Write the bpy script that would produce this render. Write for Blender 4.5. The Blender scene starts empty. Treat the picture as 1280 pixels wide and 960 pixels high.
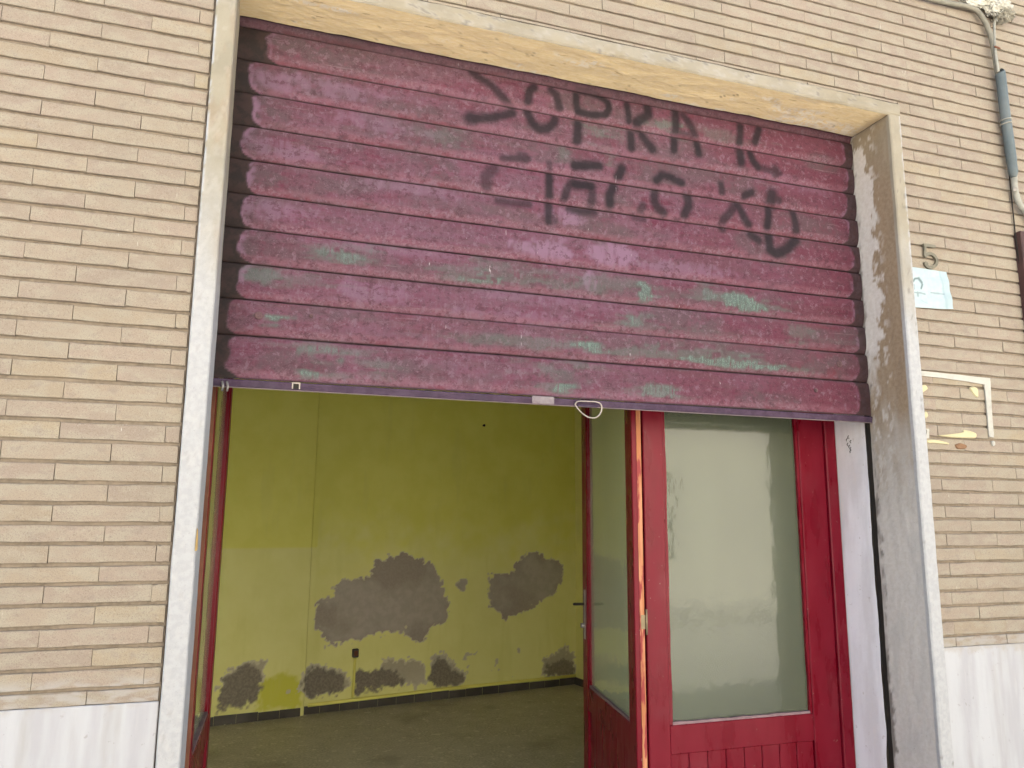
import bpy, bmesh, math, random
import numpy as np
from mathutils import Vector, noise as mnoise
rng = random.Random(7)
SC = bpy.context.scene
COL = SC.collection
R = math.radians

# ------------------------------------------------------------------ camera
RV = np.array([0.94857744, -0.3164567, 0.00748323])
UV = np.array([-0.06055134, -0.15819713, 0.98554919])
WV = np.array([0.31069982, 0.93532284, 0.16922411])
CP = np.array([0.18826, -2.25974, 1.55])
FPX = 966.9
from mathutils import Matrix
cam = bpy.data.cameras.new('camera')
cam_o = bpy.data.objects.new('camera', cam)
COL.objects.link(cam_o)
cam.sensor_width = 36.0
cam.lens = FPX / 1280 * 36
cam.clip_start = 0.02
cam.clip_end = 500
m = Matrix(((RV[0], UV[0], -WV[0], CP[0]), (RV[1], UV[1], -WV[1], CP[1]), (RV[2], UV[2], -WV[2], CP[2]), (0, 0, 0, 1)))
cam_o.matrix_world = m
SC.camera = cam_o

# ------------------------------------------------------------------ sky, sun
SUN_EL, SUN_AZ = R(50), R(12)          # sun stands high behind the building
world = bpy.data.worlds.new('World')
SC.world = world
world.use_nodes = True
wn = world.node_tree.nodes
wl = world.node_tree.links
for n in list(wn): wn.remove(n)
sky = wn.new('ShaderNodeTexSky'); sky.sky_type = 'NISHITA'; sky.sun_disc = False
sky.sun_elevation = SUN_EL; sky.sun_rotation = SUN_AZ
sky.dust_density = 2.0; sky.air_density = 1.0; sky.ozone_density = 1.0
bg = wn.new('ShaderNodeBackground'); bg.inputs['Strength'].default_value = 0.10
wo = wn.new('ShaderNodeOutputWorld')
wl.new(sky.outputs[0], bg.inputs[0]); wl.new(bg.outputs[0], wo.inputs[0])
sun = bpy.data.lights.new('sun', 'SUN'); sun.energy = 5.0; sun.angle = R(0.53); sun.color = (1, .955, .88)
sun_o = bpy.data.objects.new('sun', sun); COL.objects.link(sun_o)
sd = Vector((math.sin(SUN_AZ) * math.cos(SUN_EL), math.cos(SUN_AZ) * math.cos(SUN_EL), math.sin(SUN_EL)))
sun_o.rotation_euler = sd.to_track_quat('Z', 'Y').to_euler()
sun_o.location = sd * 30
SC.view_settings.view_transform = 'Standard'
SC.view_settings.look = 'None'
SC.view_settings.gamma = 1
SC.view_settings.use_curve_mapping = False
SC.view_settings.exposure = 2.27
SC.cycles.max_bounces = 10
SC.cycles.diffuse_bounces = 6
SC.cycles.use_denoising = True

# ------------------------------------------------------------------ survey helpers
def ray(px, py):
    return (px - 640) / FPX * RV + (480 - py) / FPX * UV + WV
def onY(px, py, Y):
    d = ray(px, py); return CP + d * (Y - CP[1]) / d[1]
def onplane(px, py, P, n):
    d = ray(px, py); return CP + d * (np.dot(np.array(P) - CP, n) / np.dot(d, n))
def topx(x, y, z):
    d = np.array([x, y, z]) - CP; w = d @ WV
    return 640 + FPX * (d @ RV) / w, 480 - FPX * (d @ UV) / w

# ------------------------------------------------------------------ numpy noise
class VN:
    def __init__(s, seed):
        s.t = np.random.RandomState(seed).rand(256, 256)
    def at(s, x, y):
        xi = np.floor(x).astype(int); yi = np.floor(y).astype(int)
        fx = x - xi; fy = y - yi
        fx = fx * fx * (3 - 2 * fx); fy = fy * fy * (3 - 2 * fy)
        t = s.t; a = t[xi % 256, yi % 256]; b = t[(xi + 1) % 256, yi % 256]
        c = t[xi % 256, (yi + 1) % 256]; d = t[(xi + 1) % 256, (yi + 1) % 256]
        return (a * (1 - fx) + b * fx) * (1 - fy) + (c * (1 - fx) + d * fx) * fy
    def fbm(s, x, y, o=4):
        v = 0; a = .5; n = 0
        for i in range(o):
            v = v + a * s.at(x * 2 ** i + 17.3 * i, y * 2 ** i + 5.1 * i); n += a; a *= .5
        return v / n
VNS = [VN(i) for i in range(8)]
def sstep(a, b, x):
    t = np.clip((x - a) / (b - a), 0, 1); return t * t * (3 - 2 * t)
def seg_dist(x, z, pts):
    d = np.full(np.shape(x), 9.0)
    for (ax, az), (bx, bz) in zip(pts[:-1], pts[1:]):
        vx, vz = bx - ax, bz - az
        L = vx * vx + vz * vz + 1e-12
        t = np.clip(((x - ax) * vx + (z - az) * vz) / L, 0, 1)
        d = np.minimum(d, np.hypot(x - ax - t * vx, z - az - t * vz))
    return d
def poly_sdf(x, z, P):
    d = seg_dist(x, z, list(P) + [P[0]])
    ins = np.zeros(np.shape(x), bool)
    n = len(P)
    for i in range(n):
        x0, z0 = P[i]; x1, z1 = P[(i + 1) % n]
        c = (z0 > z) != (z1 > z)
        with np.errstate(divide='ignore', invalid='ignore'):
            xi = (x1 - x0) * (z - z0) / (z1 - z0 + 1e-12) + x0
        ins ^= c & (x < xi)
    return np.where(ins, -d, d)

# ------------------------------------------------------------------ materials
class MT:
    def __init__(s, name, rough=.8, metallic=0.0, spec=.3):
        s.m = bpy.data.materials.new(name); s.m.use_nodes = True; s.k = 1.0; s.tint = (1, 1, 1)
        s.nt = s.m.node_tree; s.N = s.nt.nodes; s.L = s.nt.links
        s.b = s.N['Principled BSDF']
        s.b.inputs['Roughness'].default_value = rough
        s.b.inputs['Metallic'].default_value = metallic
        s.b.inputs['Specular IOR Level'].default_value = spec
        s.geo = s.N.new('ShaderNodeNewGeometry')
        s.pos = s.geo.outputs['Position']
    def _in(s, sock, v):
        if isinstance(v, bpy.types.NodeSocket): s.L.new(v, sock)
        elif isinstance(v, (tuple, list)) and len(v) == 3 and sock.type == 'RGBA': sock.default_value = (*v, 1)
        else: sock.default_value = v
    def math(s, op, a, b=0.0, clamp=False):
        n = s.N.new('ShaderNodeMath'); n.operation = op; n.use_clamp = clamp
        s._in(n.inputs[0], a); s._in(n.inputs[1], b); return n.outputs[0]
    def mix(s, f, a, b, mode='MIX'):
        n = s.N.new('ShaderNodeMix'); n.data_type = 'RGBA'; n.blend_type = mode
        s._in(n.inputs[0], f); s._in(n.inputs[6], a); s._in(n.inputs[7], b); return n.outputs[2]
    def scale(s, v, sc, off=None):
        n = s.N.new('ShaderNodeMapping'); s._in(n.inputs['Vector'], v)
        n.inputs['Scale'].default_value = sc
        if off is not None: s.L.new(off, n.inputs['Location'])
        return n.outputs[0]
    def noise(s, sc=5.0, det=4, v=None, stretch=None, rough=.55, dist=0.0):
        n = s.N.new('ShaderNodeTexNoise')
        vec = v or s.pos
        if stretch: vec = s.scale(vec, stretch)
        s.L.new(vec, n.inputs['Vector'])
        n.inputs['Scale'].default_value = sc; n.inputs['Detail'].default_value = det
        n.inputs['Roughness'].default_value = rough; n.inputs['Distortion'].default_value = dist
        return n.outputs['Fac']
    def step(s, v, a, b, lo=0.0, hi=1.0):
        n = s.N.new('ShaderNodeMapRange'); n.interpolation_type = 'SMOOTHSTEP'
        s._in(n.inputs[0], v); n.inputs[1].default_value = a; n.inputs[2].default_value = b
        n.inputs[3].default_value = lo; n.inputs[4].default_value = hi
        return n.outputs[0]
    def attr(s, name):
        n = s.N.new('ShaderNodeAttribute'); n.attribute_name = name
        sp = s.N.new('ShaderNodeSeparateColor'); s.L.new(n.outputs['Color'], sp.inputs[0])
        return sp.outputs[0], sp.outputs[1], sp.outputs[2], n.outputs['Alpha']
    def z(s):
        sp = s.N.new('ShaderNodeSeparateXYZ'); s.L.new(s.pos, sp.inputs[0]); return sp.outputs[2]
    def rand(s):
        return s.N.new('ShaderNodeObjectInfo').outputs['Random']
    def base(s, c):
        if s.k != 1: c = s.mix(1.0, c, (s.k * s.tint[0], s.k * s.tint[1], s.k * s.tint[2]), 'MULTIPLY')
        s._in(s.b.inputs['Base Color'], c)
    def rough(s, c): s._in(s.b.inputs['Roughness'], c)
    def bump(s, h, strength=.3, dist=.002, prev=None):
        n = s.N.new('ShaderNodeBump'); n.inputs['Strength'].default_value = strength
        n.inputs['Distance'].default_value = dist; s.L.new(h, n.inputs['Height'])
        if prev: s.L.new(prev, n.inputs['Normal'])
        s.L.new(n.outputs[0], s.b.inputs['Normal']); return n.outputs[0]

def simple(name, c, rough=.7, metallic=0., var=.25, sc=30, c2=None, bump=.2, spec=.3, k=1.0):
    t = MT(name, rough, metallic, spec); t.k = k
    n1 = t.noise(sc, 5); n2 = t.noise(sc * .12, 3)
    c2 = c2 or tuple(x * (1 - var) for x in c)
    col = t.mix(t.step(n2, .35, .65), c, c2)
    col = t.mix(t.step(n1, .3, .75, 0, .5), col, tuple(min(1, x * (1 + var)) for x in c))
    t.base(col)
    if bump: t.bump(n1, bump, .002)
    return t.m

def brick_material():
    t = MT('split_brick', .9); t.k = .60; t.tint = (.975, .985, .985)
    rd = t.rand()
    cmb = t.N.new('ShaderNodeCombineXYZ'); t.L.new(t.math('MULTIPLY', rd, 37.0), cmb.inputs[0]); t.L.new(t.math('MULTIPLY', rd, 11.0), cmb.inputs[2])
    v = t.scale(t.pos, (1, 1, 1), cmb.outputs[0])
    c = t.mix(t.step(rd, .1, .95), (.455, .36, .282), (.465, .38, .282))
    r2 = t.math('FRACT', t.math('MULTIPLY', rd, 7.31))
    c = t.mix(t.step(r2, .30, .95, 0, .7), c, (.40, .315, .25))
    r3 = t.math('FRACT', t.math('MULTIPLY', rd, 23.7))
    c = t.mix(t.step(r3, .84, .97, 0, .45), c, (.49, .40, .25))
    blot = t.noise(14, 4, v, (1, 1, 2.0))
    c = t.mix(t.step(blot, .42, .62, 0, .7), c, (.49, .43, .33))
    c = t.mix(t.step(t.noise(22, 3, v, (1, 1, 1.4)), .56, .72, 0, .5), c, (.36, .285, .24))
    wall = t.noise(2.2, 4)
    c = t.mix(t.step(wall, .42, .66, 0, .35), c, (.37, .31, .24))
    sp = t.noise(420, 2)
    c = t.mix(t.step(sp, .54, .66, 0, .55), c, (.27, .20, .15))
    c = t.mix(t.step(t.noise(520, 2, v), .60, .7, 0, .45), c, (.68, .6, .5))
    c = t.mix(t.step(t.noise(130, 4, v, rough=.7), .55, .68, 0, .45), c, (.33, .26, .21))
    c = t.mix(t.step(t.noise(90, 4, v, rough=.7), .58, .70, 0, .4), c, (.58, .50, .41))
    fl = t.noise(1.0, 3, v, (95, 95, 12)); gate = t.step(t.noise(3.2, 2), .52, .62)
    c = t.mix(t.math('MULTIPLY', t.step(fl, .685, .73), gate), c, (.75, .72, .64))
    sc = t.noise(9, 3); c = t.mix(t.step(sc, .735, .76, 0, .8), c, (.72, .70, .63))
    # mortar smeared over the two lowest courses
    zz = t.z(); low = t.math('MULTIPLY', t.step(zz, 1.155, 1.125), t.step(t.noise(16, 5, None, (1, 1, 3)), .40, .60))
    c = t.mix(t.math('MULTIPLY', low, .75), c, (.52, .48, .44))
    t.base(c)
    b1 = t.bump(t.noise(260, 3), .35, .0012)
    t.bump(blot, .3, .003, b1)
    return t.m

def shutter_material():
    t = MT('weathered_maroon_paint', .72, 0, .12); t.k = .42; t.tint = (1.0, .92, 1.04)
    g, gr, li, edge = t.attr('maskA')     # graffiti, green patch, lilac patch, bare end plus top-slat shade
    rd, gy, lo, tag = t.attr('maskB')     # bright red, grey wear, lower edge bounce light with chalk, pale lip
    streak = t.noise(1.0, 5, None, (38, 1, 9))
    vst = t.noise(1.0, 4, None, (170, 1, 22))
    fine = t.noise(300, 3); mid = t.noise(24, 6, rough=.7); big = t.noise(3.5, 4)
    c = t.mix(t.step(big, .35, .65), (.200, .045, .075), (.245, .080, .118))
    c = t.mix(t.step(t.noise(1.0, 6, None, (9, 1, 9), .65, .5), .50, .64, 0, .5), c, (.15, .045, .065))
    rdm = t.rand()
    c = t.mix(t.step(rdm, .2, .9, 0, .35), c, (.25, .105, .155))
    c = t.mix(t.step(t.math('FRACT', t.math('MULTIPLY', rdm, 5.7)), .3, .9, 0, .4), c, (.19, .085, .08))
    c = t.mix(t.step(t.noise(1.0, 5, None, (2.2, 1, 30), .6, .4), .46, .60, 0, .7), c, (.27, .135, .175))
    c = t.mix(t.step(t.noise(1.0, 5, None, (3.1, 1, 24), .6, .6), .50, .62, 0, .7), c, (.20, .135, .13))
    blo = t.noise(1.0, 6, None, (7, 1, 16), .6, .8)
    c = t.mix(t.step(blo, .42, .62, 0, .7), c, (.28, .135, .175))
    c = t.mix(t.step(t.noise(1.0, 6, None, (5, 1, 20), .6, .8), .48, .64, 0, .55), c, (.20, .125, .13))
    c = t.mix(t.step(streak, .50, .72, 0, .35), c, (.29, .14, .17))
    c = t.mix(t.step(mid, .44, .62, 0, .5), c, (.20, .125, .145))
    c = t.mix(t.step(t.noise(90, 4, rough=.7), .50, .62, 0, .30), c, (.31, .19, .24))
    c = t.mix(t.step(t.noise(70, 4, rough=.7), .54, .64, 0, .28), c, (.13, .05, .065))
    c = t.mix(t.step(vst, .54, .70, 0, .28), c, (.34, .22, .23))
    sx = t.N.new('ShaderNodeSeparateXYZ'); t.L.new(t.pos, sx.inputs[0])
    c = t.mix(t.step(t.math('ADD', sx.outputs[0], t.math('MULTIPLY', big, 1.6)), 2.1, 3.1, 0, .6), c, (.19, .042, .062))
    gyf = t.math('MULTIPLY', gy, t.step(mid, .30, .55))
    c = t.mix(t.math('MULTIPLY', gyf, .85), c, (.165, .125, .122))
    lif = t.math('MULTIPLY', li, t.step(streak, .25, .55))
    c = t.mix(t.math('MULTIPLY', lif, .9), c, (.40, .25, .33))
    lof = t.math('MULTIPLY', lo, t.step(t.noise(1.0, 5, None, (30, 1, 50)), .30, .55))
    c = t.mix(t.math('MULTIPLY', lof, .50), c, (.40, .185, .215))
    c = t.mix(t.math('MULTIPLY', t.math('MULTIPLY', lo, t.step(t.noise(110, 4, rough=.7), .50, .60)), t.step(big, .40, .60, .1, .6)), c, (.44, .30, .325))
    pat = t.noise(1.0, 6, None, (34, 1, 48), .75, .3)
    c = t.mix(t.step(pat, .54, .60, 0, .55), c, (.125, .05, .06))
    c = t.mix(t.step(t.noise(1.0, 6, None, (42, 1, 42), .75, .2), .55, .61, 0, .55), c, (.35, .235, .27))
    c = t.mix(t.step(t.noise(1.0, 5, None, (4, 1, 160), .6), .66, .70, 0, .5), c, (.38, .28, .29))
    gf = t.math('MULTIPLY', gr, t.step(t.math('ADD', t.math('MULTIPLY', vst, .5), t.math('MULTIPLY', mid, .5)), .33, .47))
    c = t.mix(t.math('MULTIPLY', gf, .72), c, (.17, .29, .215))
    gf2 = t.math('MULTIPLY', t.step(gr, .6, 1.0), t.step(t.math('ADD', t.math('MULTIPLY', fine, .5), t.math('MULTIPLY', vst, .5)), .48, .58))
    c = t.mix(t.math('MULTIPLY', gf2, .8), c, (.29, .47, .36))
    c = t.mix(t.math('MULTIPLY', t.step(fine, .58, .68), t.step(mid, .45, .6, .15, .6)), c, (.38, .26, .28))
    c = t.mix(t.step(t.noise(150, 2), .70, .74, 0, .7), c, (.07, .03, .035))
    c = t.mix(t.math('MULTIPLY', t.math('MULTIPLY', rd, .45), t.step(mid, .38, .52)), c, (.26, .022, .040))
    c = t.mix(t.math('MULTIPLY', g, .95), c, (.034, .030, .032))
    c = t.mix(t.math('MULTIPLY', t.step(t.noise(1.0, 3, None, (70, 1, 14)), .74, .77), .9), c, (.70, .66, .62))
    dk = t.mix(t.step(mid, .4, .6), (.050, .040, .034), (.085, .06, .05))
    c = t.mix(edge, c, dk)
    c = t.mix(tag, c, t.mix(t.step(mid, .4, .6), (.095, .07, .11), (.16, .12, .17)))
    t.base(c)
    t.rough(t.step(mid, .3, .7, .60, .85))
    t.bump(t.math('ADD', t.math('MULTIPLY', mid, .6), t.math('MULTIPLY', fine, .4)), .35, .0015)
    return t.m

def surround_material():
    t = MT('aged_plaster', .85); t.k = .63
    pe, br, wh, dk = t.attr('maskA')      # peeled plus brightened reveal, brown stain, whitewash plus painted light, dark grime
    n1 = t.noise(60, 5); n2 = t.noise(9, 4); fine = t.noise(350, 2)
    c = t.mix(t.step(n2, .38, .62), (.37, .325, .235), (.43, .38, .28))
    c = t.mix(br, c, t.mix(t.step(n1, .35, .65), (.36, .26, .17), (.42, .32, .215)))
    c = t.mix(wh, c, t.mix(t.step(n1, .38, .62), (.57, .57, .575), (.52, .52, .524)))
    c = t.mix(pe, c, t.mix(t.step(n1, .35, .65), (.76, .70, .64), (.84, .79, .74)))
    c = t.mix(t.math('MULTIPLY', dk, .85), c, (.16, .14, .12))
    c = t.mix(t.step(fine, .62, .72, 0, .22), c, (.24, .18, .13))
    c = t.mix(t.step(t.noise(70, 4), .70, .74, 0, .4), c, (.20, .16, .13))
    t.base(c)
    b = t.bump(n1, .4, .003); t.bump(fine, .25, .001, b)
    return t.m

def soffit_material():
    t = MT('cream_plaster', .85); t.k = .98
    pe, br, wh, dk = t.attr('maskA')
    n1 = t.noise(40, 5, None, (1, 3, 1)); fine = t.noise(300, 2)
    c = t.mix(t.step(n1, .35, .65), (.70, .545, .30), (.74, .60, .37))
    c = t.mix(t.math('MULTIPLY', pe, t.step(t.noise(70, 5), .42, .52)), c, (.72, .64, .50))
    c = t.mix(br, c, (.42, .32, .20))
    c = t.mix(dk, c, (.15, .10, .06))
    c = t.mix(t.step(t.noise(1.0, 4, None, (12, 60, 1)), .66, .69, 0, .6), c, (.33, .22, .10))
    t.base(c); b = t.bump(n1, .5, .003); t.bump(fine, .2, .001, b)
    return t.m

def plinth_material():
    t = MT('whitewashed_base', .8); t.k = .62
    v = t.noise(1.0, 5, None, (14, 14, 2.0)); n = t.noise(30, 5)
    c = t.mix(t.step(v, .35, .68), (.63, .63, .65), (.52, .51, .53))
    c = t.mix(t.step(v, .60, .75, 0, .6), c, (.72, .72, .71))
    c = t.mix(t.step(t.noise(45, 4), .66, .72, 0, .5), c, (.38, .35, .32))
    zt_ = t.z(); c = t.mix(t.math('MULTIPLY', t.step(t.noise(1.0, 5, None, (9, 9, 1.2)), .52, .66), .5), c, (.44, .42, .38))
    c = t.mix(t.math('MULTIPLY', t.step(t.math('ADD', zt_, t.math('MULTIPLY', n, .12)), 1.125, 1.165), .6), c, (.50, .45, .38))
    t.base(c); t.bump(n, .5, .003)
    return t.m

def wallpaint_material():
    t = MT('yellow_wall_paint', .6, 0, .4)
    pa, da, lo, ol = t.attr('maskA')      # bare plaster, damp dark, paler lower coat, olive
    n = t.noise(5, 4); f = t.noise(60, 4)
    c = t.mix(t.step(n, .3, .7), (.76, .74, .16), (.80, .78, .20))
    c = t.mix(lo, c, t.mix(t.step(n, .3, .7), (.78, .76, .29), (.82, .80, .34)))
    c = t.mix(ol, c, (.66, .65, .08))
    c = t.mix(t.step(t.noise(1.5, 3, None, (6, 6, 1)), .55, .7, 0, .25), c, (.68, .67, .20))
    c = t.mix(t.math('MULTIPLY', t.step(pa, .02, .25), t.step(pa, .75, .4)), c, (.62, .58, .44))
    c = t.mix(t.step(pa, .35, .65), c, t.mix(t.step(t.noise(2.6, 4), .42, .6), t.mix(t.step(f, .35, .65), (.35, .30, .26), (.39, .335, .29)), t.mix(t.step(t.noise(18, 5), .35, .65), (.42, .375, .33), (.48, .43, .39))))
    c = t.mix(da, c, t.mix(t.step(f, .35, .65), (.19, .165, .13), (.26, .225, .185)))
    t.base(c); t.bump(f, .2, .002)
    return t.m

def red_paint():
    t = MT('gloss_red_paint', .30, 0, .20); t.k = .42
    n = t.noise(18, 4, None, (1, 1, .25)); f = t.noise(200, 3)
    c = t.mix(t.step(n, .35, .65), (.28, .004, .020), (.33, .008, .030))
    c = t.mix(t.step(t.noise(5, 4), .56, .72, 0, .30), c, (.36, .07, .085))
    c = t.mix(t.step(t.noise(60, 4), .70, .73, 0, .7), c, (.50, .35, .28))
    t.base(c); t.rough(t.step(n, .3, .7, .22, .42)); t.bump(t.noise(35, 4, None, (1, 1, .3)), .05, .002)
    return t.m

def glass_material(name, tint, sc=14):
    t = MT(name, .22, 0, .5)
    w = t.noise(sc, 3, None, (1, 1, .7), dist=.1)
    t.b.inputs['Transmission Weight'].default_value = .62
    t.b.inputs['IOR'].default_value = 1.3
    t.b.inputs['Coat Weight'].default_value = .62
    t.b.inputs['Coat Roughness'].default_value = .035
    t.base(t.mix(t.step(t.noise(3, 3, None, (1, 1, .3)), .35, .65), tint, tuple(x * .86 for x in tint)))
    n = t.N.new('ShaderNodeBump'); n.inputs['Strength'].default_value = .20; n.inputs['Distance'].default_value = .006
    t.L.new(w, n.inputs['Height'])
    t.L.new(n.outputs[0], t.b.inputs['Coat Normal'])
    return t.m

def floor_material():
    t = MT('dusty_shop_floor', .5, 0, .4)
    n = t.noise(6, 6, rough=.7); f = t.noise(70, 5)
    c = t.mix(t.step(n, .35, .65), (.33, .31, .26), (.42, .40, .35))
    c = t.mix(t.step(f, .42, .62, 0, .8), c, (.54, .49, .43))
    c = t.mix(t.step(t.noise(22, 5), .60, .66, 0, .8), c, (.62, .58, .52))
    c = t.mix(t.step(t.noise(2, 3), .55, .7, 0, .5), c, (.20, .16, .12))
    t.base(c); t.bump(f, .2, .002)
    return t.m

M = {}
M['brick'] = brick_material()
M['mortar'] = simple('recessed_mortar', (.21, .17, .13), .95, var=.3, sc=90)
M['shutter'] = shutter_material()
M['surround'] = surround_material()
M['soffit'] = soffit_material()
M['plinth'] = plinth_material()
M['wallpaint'] = wallpaint_material()
M['red'] = red_paint()
M['glass'] = glass_material('wavy_obscured_glass', (.19, .21, .145))
M['glass_dim'] = glass_material('greenish_obscured_glass', (.62, .68, .48), 9)
M['floor'] = floor_material()
M['yellow'] = simple('plain_yellow_paint', (.80, .78, .32), .7, var=.08, sc=8)
M['ceiling'] = simple('ceiling_white', (.84, .82, .74), .9, var=.1, sc=5)
M['skirting'] = simple('dark_skirting', (.055, .05, .045), .5, var=.5, sc=20, c2=(.12, .11, .10))
M['barewood'] = simple('bare_orange_wood', (.42, .135, .045), .6, var=.3, sc=25, c2=(.45, .19, .09))
_t = MT('paint_smeared_bare_wood', .6)
_g = _t.noise(1.0, 5, None, (60, 60, 4)); _c = _t.mix(_t.step(_g, .35, .65), (.36, .13, .05), (.46, .20, .10))
_c = _t.mix(_t.step(_t.noise(1.0, 5, None, (40, 40, 7)), .54, .60), _c, (.24, .03, .03)); _t.base(_c); _t.bump(_g, .3, .002)
M['barewood'] = _t.m
M['oldwood'] = simple('reddish_brown_wood', (.17, .065, .035), .6, var=.3, sc=25)
M['brass'] = simple('dull_brass', (.22, .17, .10), .5, .4, var=.2, sc=60)
M['steel'] = simple('old_steel', (.30, .28, .26), .45, .6, var=.3, sc=60)
M['ring'] = simple('pale_painted_wire', (.36, .31, .27), .5, .2, var=.3, sc=80)
M['boltpaint'] = simple('dull_maroon_bolt', (.10, .055, .06), .7, .1, var=.3, sc=200)
M['worntab'] = simple('worn_pale_tab', (.19, .17, .17), .7, var=.4, sc=70, c2=(.14, .10, .12))
M['lip'] = simple('dull_rail_lip', (.22, .17, .17), .7, .1, var=.3, sc=40)
M['dusty'] = simple('dusty_red_ledge', (.20, .13, .14), .7, var=.3, sc=60)
M['dark'] = simple('grimy_black_metal', (.02, .017, .013), .8, var=.3, sc=40)
_t = MT('lilac_white_plaster', .8)
_n = _t.noise(1.0, 5, None, (10, 10, 2.2)); _f = _t.noise(45, 5)
_c = _t.mix(_t.step(_n, .40, .62), (.72, .71, .74), (.60, .58, .60)); _c = _t.mix(_t.step(_n, .60, .72, 0, .6), _c, (.66, .60, .56))
_c = _t.mix(_t.step(_f, .66, .70, 0, .6), _c, (.42, .38, .36)); _t.base(_c); _t.bump(_f, .35, .003)
M['jamb'] = _t.m
M['number'] = simple('weathered_bronze', (.17, .155, .115), .6, .4, var=.3, sc=90)
M['glue'] = simple('yellowed_glue', (.46, .41, .25), .8, var=.1, sc=60)
M['sealant'] = simple('old_white_sealant', (.40, .385, .34), .8, var=.15, sc=70)
M['rust'] = simple('rust_stain', (.20, .11, .06), .9, var=.4, sc=60)
M['chipyellow'] = simple('yellow_paint_chip', (.33, .22, .08), .7, var=.2, sc=50)
M['pipe'] = simple('grey_painted_pipe', (.21, .195, .155), .7, var=.3, sc=40)
M['sheath'] = simple('blue_grey_sheath', (.085, .105, .11), .55, var=.4, sc=35, c2=(.12, .135, .135))
M['palecable'] = simple('pale_cable', (.30, .29, .25), .7, var=.3, sc=50)
M['crumbly'] = simple('crumbling_plaster', (.45, .43, .37), .95, var=.3, sc=60, bump=.8)
M['brownboard'] = simple('dark_brown_board', (.065, .032, .028), .6, var=.3, sc=20)
M['pavement'] = simple('pavement_concrete', (.54, .51, .46), .9, var=.10, sc=12)
M['asphalt'] = simple('asphalt', (.055, .055, .055), .95, var=.25, sc=60)
M['kerb'] = simple('kerb_stone', (.38, .36, .33), .9, var=.2, sc=20)
M['stucco'] = simple('ochre_stucco', (.76, .72, .62), .9, var=.06, sc=4)
M['darkglass'] = simple('dark_window_glass', (.03, .035, .04), .08, var=.1, sc=3, bump=0, spec=.5)
M['greenwood'] = simple('green_shutter_wood', (.05, .10, .07), .6, var=.2, sc=20)

# ------------------------------------------------------------------ object helpers
def link(o, parent=None):
    COL.objects.link(o)
    if parent is not None: o.parent = parent
    return o
def tag(o, label=None, cat=None, group=None, kind=None):
    if label: o['label'] = label
    if cat: o['category'] = cat
    if group: o['group'] = group
    if kind: o['kind'] = kind
    return o
def thing(name, label, cat, loc=(0, 0, 0), group=None, rotz=0):
    o = bpy.data.objects.new(name, None); o.empty_display_size = .1
    o.location = loc; o.rotation_euler = (0, 0, rotz)
    link(o); return tag(o, label, cat, group)
def mesh_obj(name, verts, faces, mat, parent=None, smooth=False, masks=None):
    me = bpy.data.meshes.new(name); me.from_pydata([tuple(map(float, v)) for v in verts], [], faces); me.update()
    me.materials.append(mat)
    if smooth: me.polygons.foreach_set('use_smooth', [True] * len(me.polygons))
    for k, arr in (masks or {}).items():
        a = me.attributes.new(k, 'FLOAT_COLOR', 'POINT')
        a.data.foreach_set('color', np.clip(arr, 0, 1).astype(np.float32).ravel())
    o = bpy.data.objects.new(name, me); link(o, parent)
    return o
def off(o, parent_loc=(0, 0, 0)):
    o.location = [-c for c in parent_loc]; return o
class MB:
    def __init__(s): s.bm = bmesh.new()
    def box(s, x0, x1, y0, y1, z0, z1, bev=0.0):
        vs = [s.bm.verts.new(p) for p in ((x0, y0, z0), (x1, y0, z0), (x1, y1, z0), (x0, y1, z0), (x0, y0, z1), (x1, y0, z1), (x1, y1, z1), (x0, y1, z1))]
        fs = [s.bm.faces.new([vs[i] for i in f]) for f in ((0, 3, 2, 1), (4, 5, 6, 7), (0, 1, 5, 4), (1, 2, 6, 5), (2, 3, 7, 6), (3, 0, 4, 7))]
        if bev:
            es = list({e for f in fs for e in f.edges})
            bmesh.ops.bevel(s.bm, geom=es, offset=bev, segments=1, profile=.5, affect='EDGES')
        return s
    def tube(s, pts, r, seg=10, cap=True):
        pts = [Vector(p) for p in pts]; rs = r if isinstance(r, (list, tuple)) else [r] * len(pts)
        rings = []
        prev = None
        for i, p in enumerate(pts):
            d = (pts[min(i + 1, len(pts) - 1)] - pts[max(i - 1, 0)]).normalized()
            if prev is None:
                a = d.cross(Vector((0, 0, 1)) if abs(d.z) < .9 else Vector((1, 0, 0))).normalized()
            else:
                a = (prev - d * prev.dot(d)).normalized()
            prev = a; b = d.cross(a)
            rings.append([s.bm.verts.new(p + (a * math.cos(2 * math.pi * k / seg) + b * math.sin(2 * math.pi * k / seg)) * rs[i]) for k in range(seg)])
        for A, B in zip(rings[:-1], rings[1:]):
            for k in range(seg):
                f = s.bm.faces.new((A[k], A[(k + 1) % seg], B[(k + 1) % seg], B[k])); f.smooth = True
        if cap:
            s.bm.faces.new(rings[0][::-1]); s.bm.faces.new(rings[-1])
        return s
    def plate(s, outline, y0, y1):
        """outline: list of (x, z); a slab between y0 (front) and y1 (back)"""
        A = [s.bm.verts.new((x, y0, z)) for x, z in outline]; B = [s.bm.verts.new((x, y1, z)) for x, z in outline]
        n = len(A)
        s.bm.faces.new(A); s.bm.faces.new(B[::-1])
        for i in range(n): s.bm.faces.new((A[i], B[i], B[(i + 1) % n], A[(i + 1) % n]))
        return s
    def build(s, name, mat, parent=None):
        bmesh.ops.recalc_face_normals(s.bm, faces=s.bm.faces[:])
        me = bpy.data.meshes.new(name); s.bm.to_mesh(me); s.bm.free(); me.materials.append(mat)
        o = bpy.data.objects.new(name, me); return link(o, parent)
def struct(o): o['kind'] = 'structure'; return o
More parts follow.
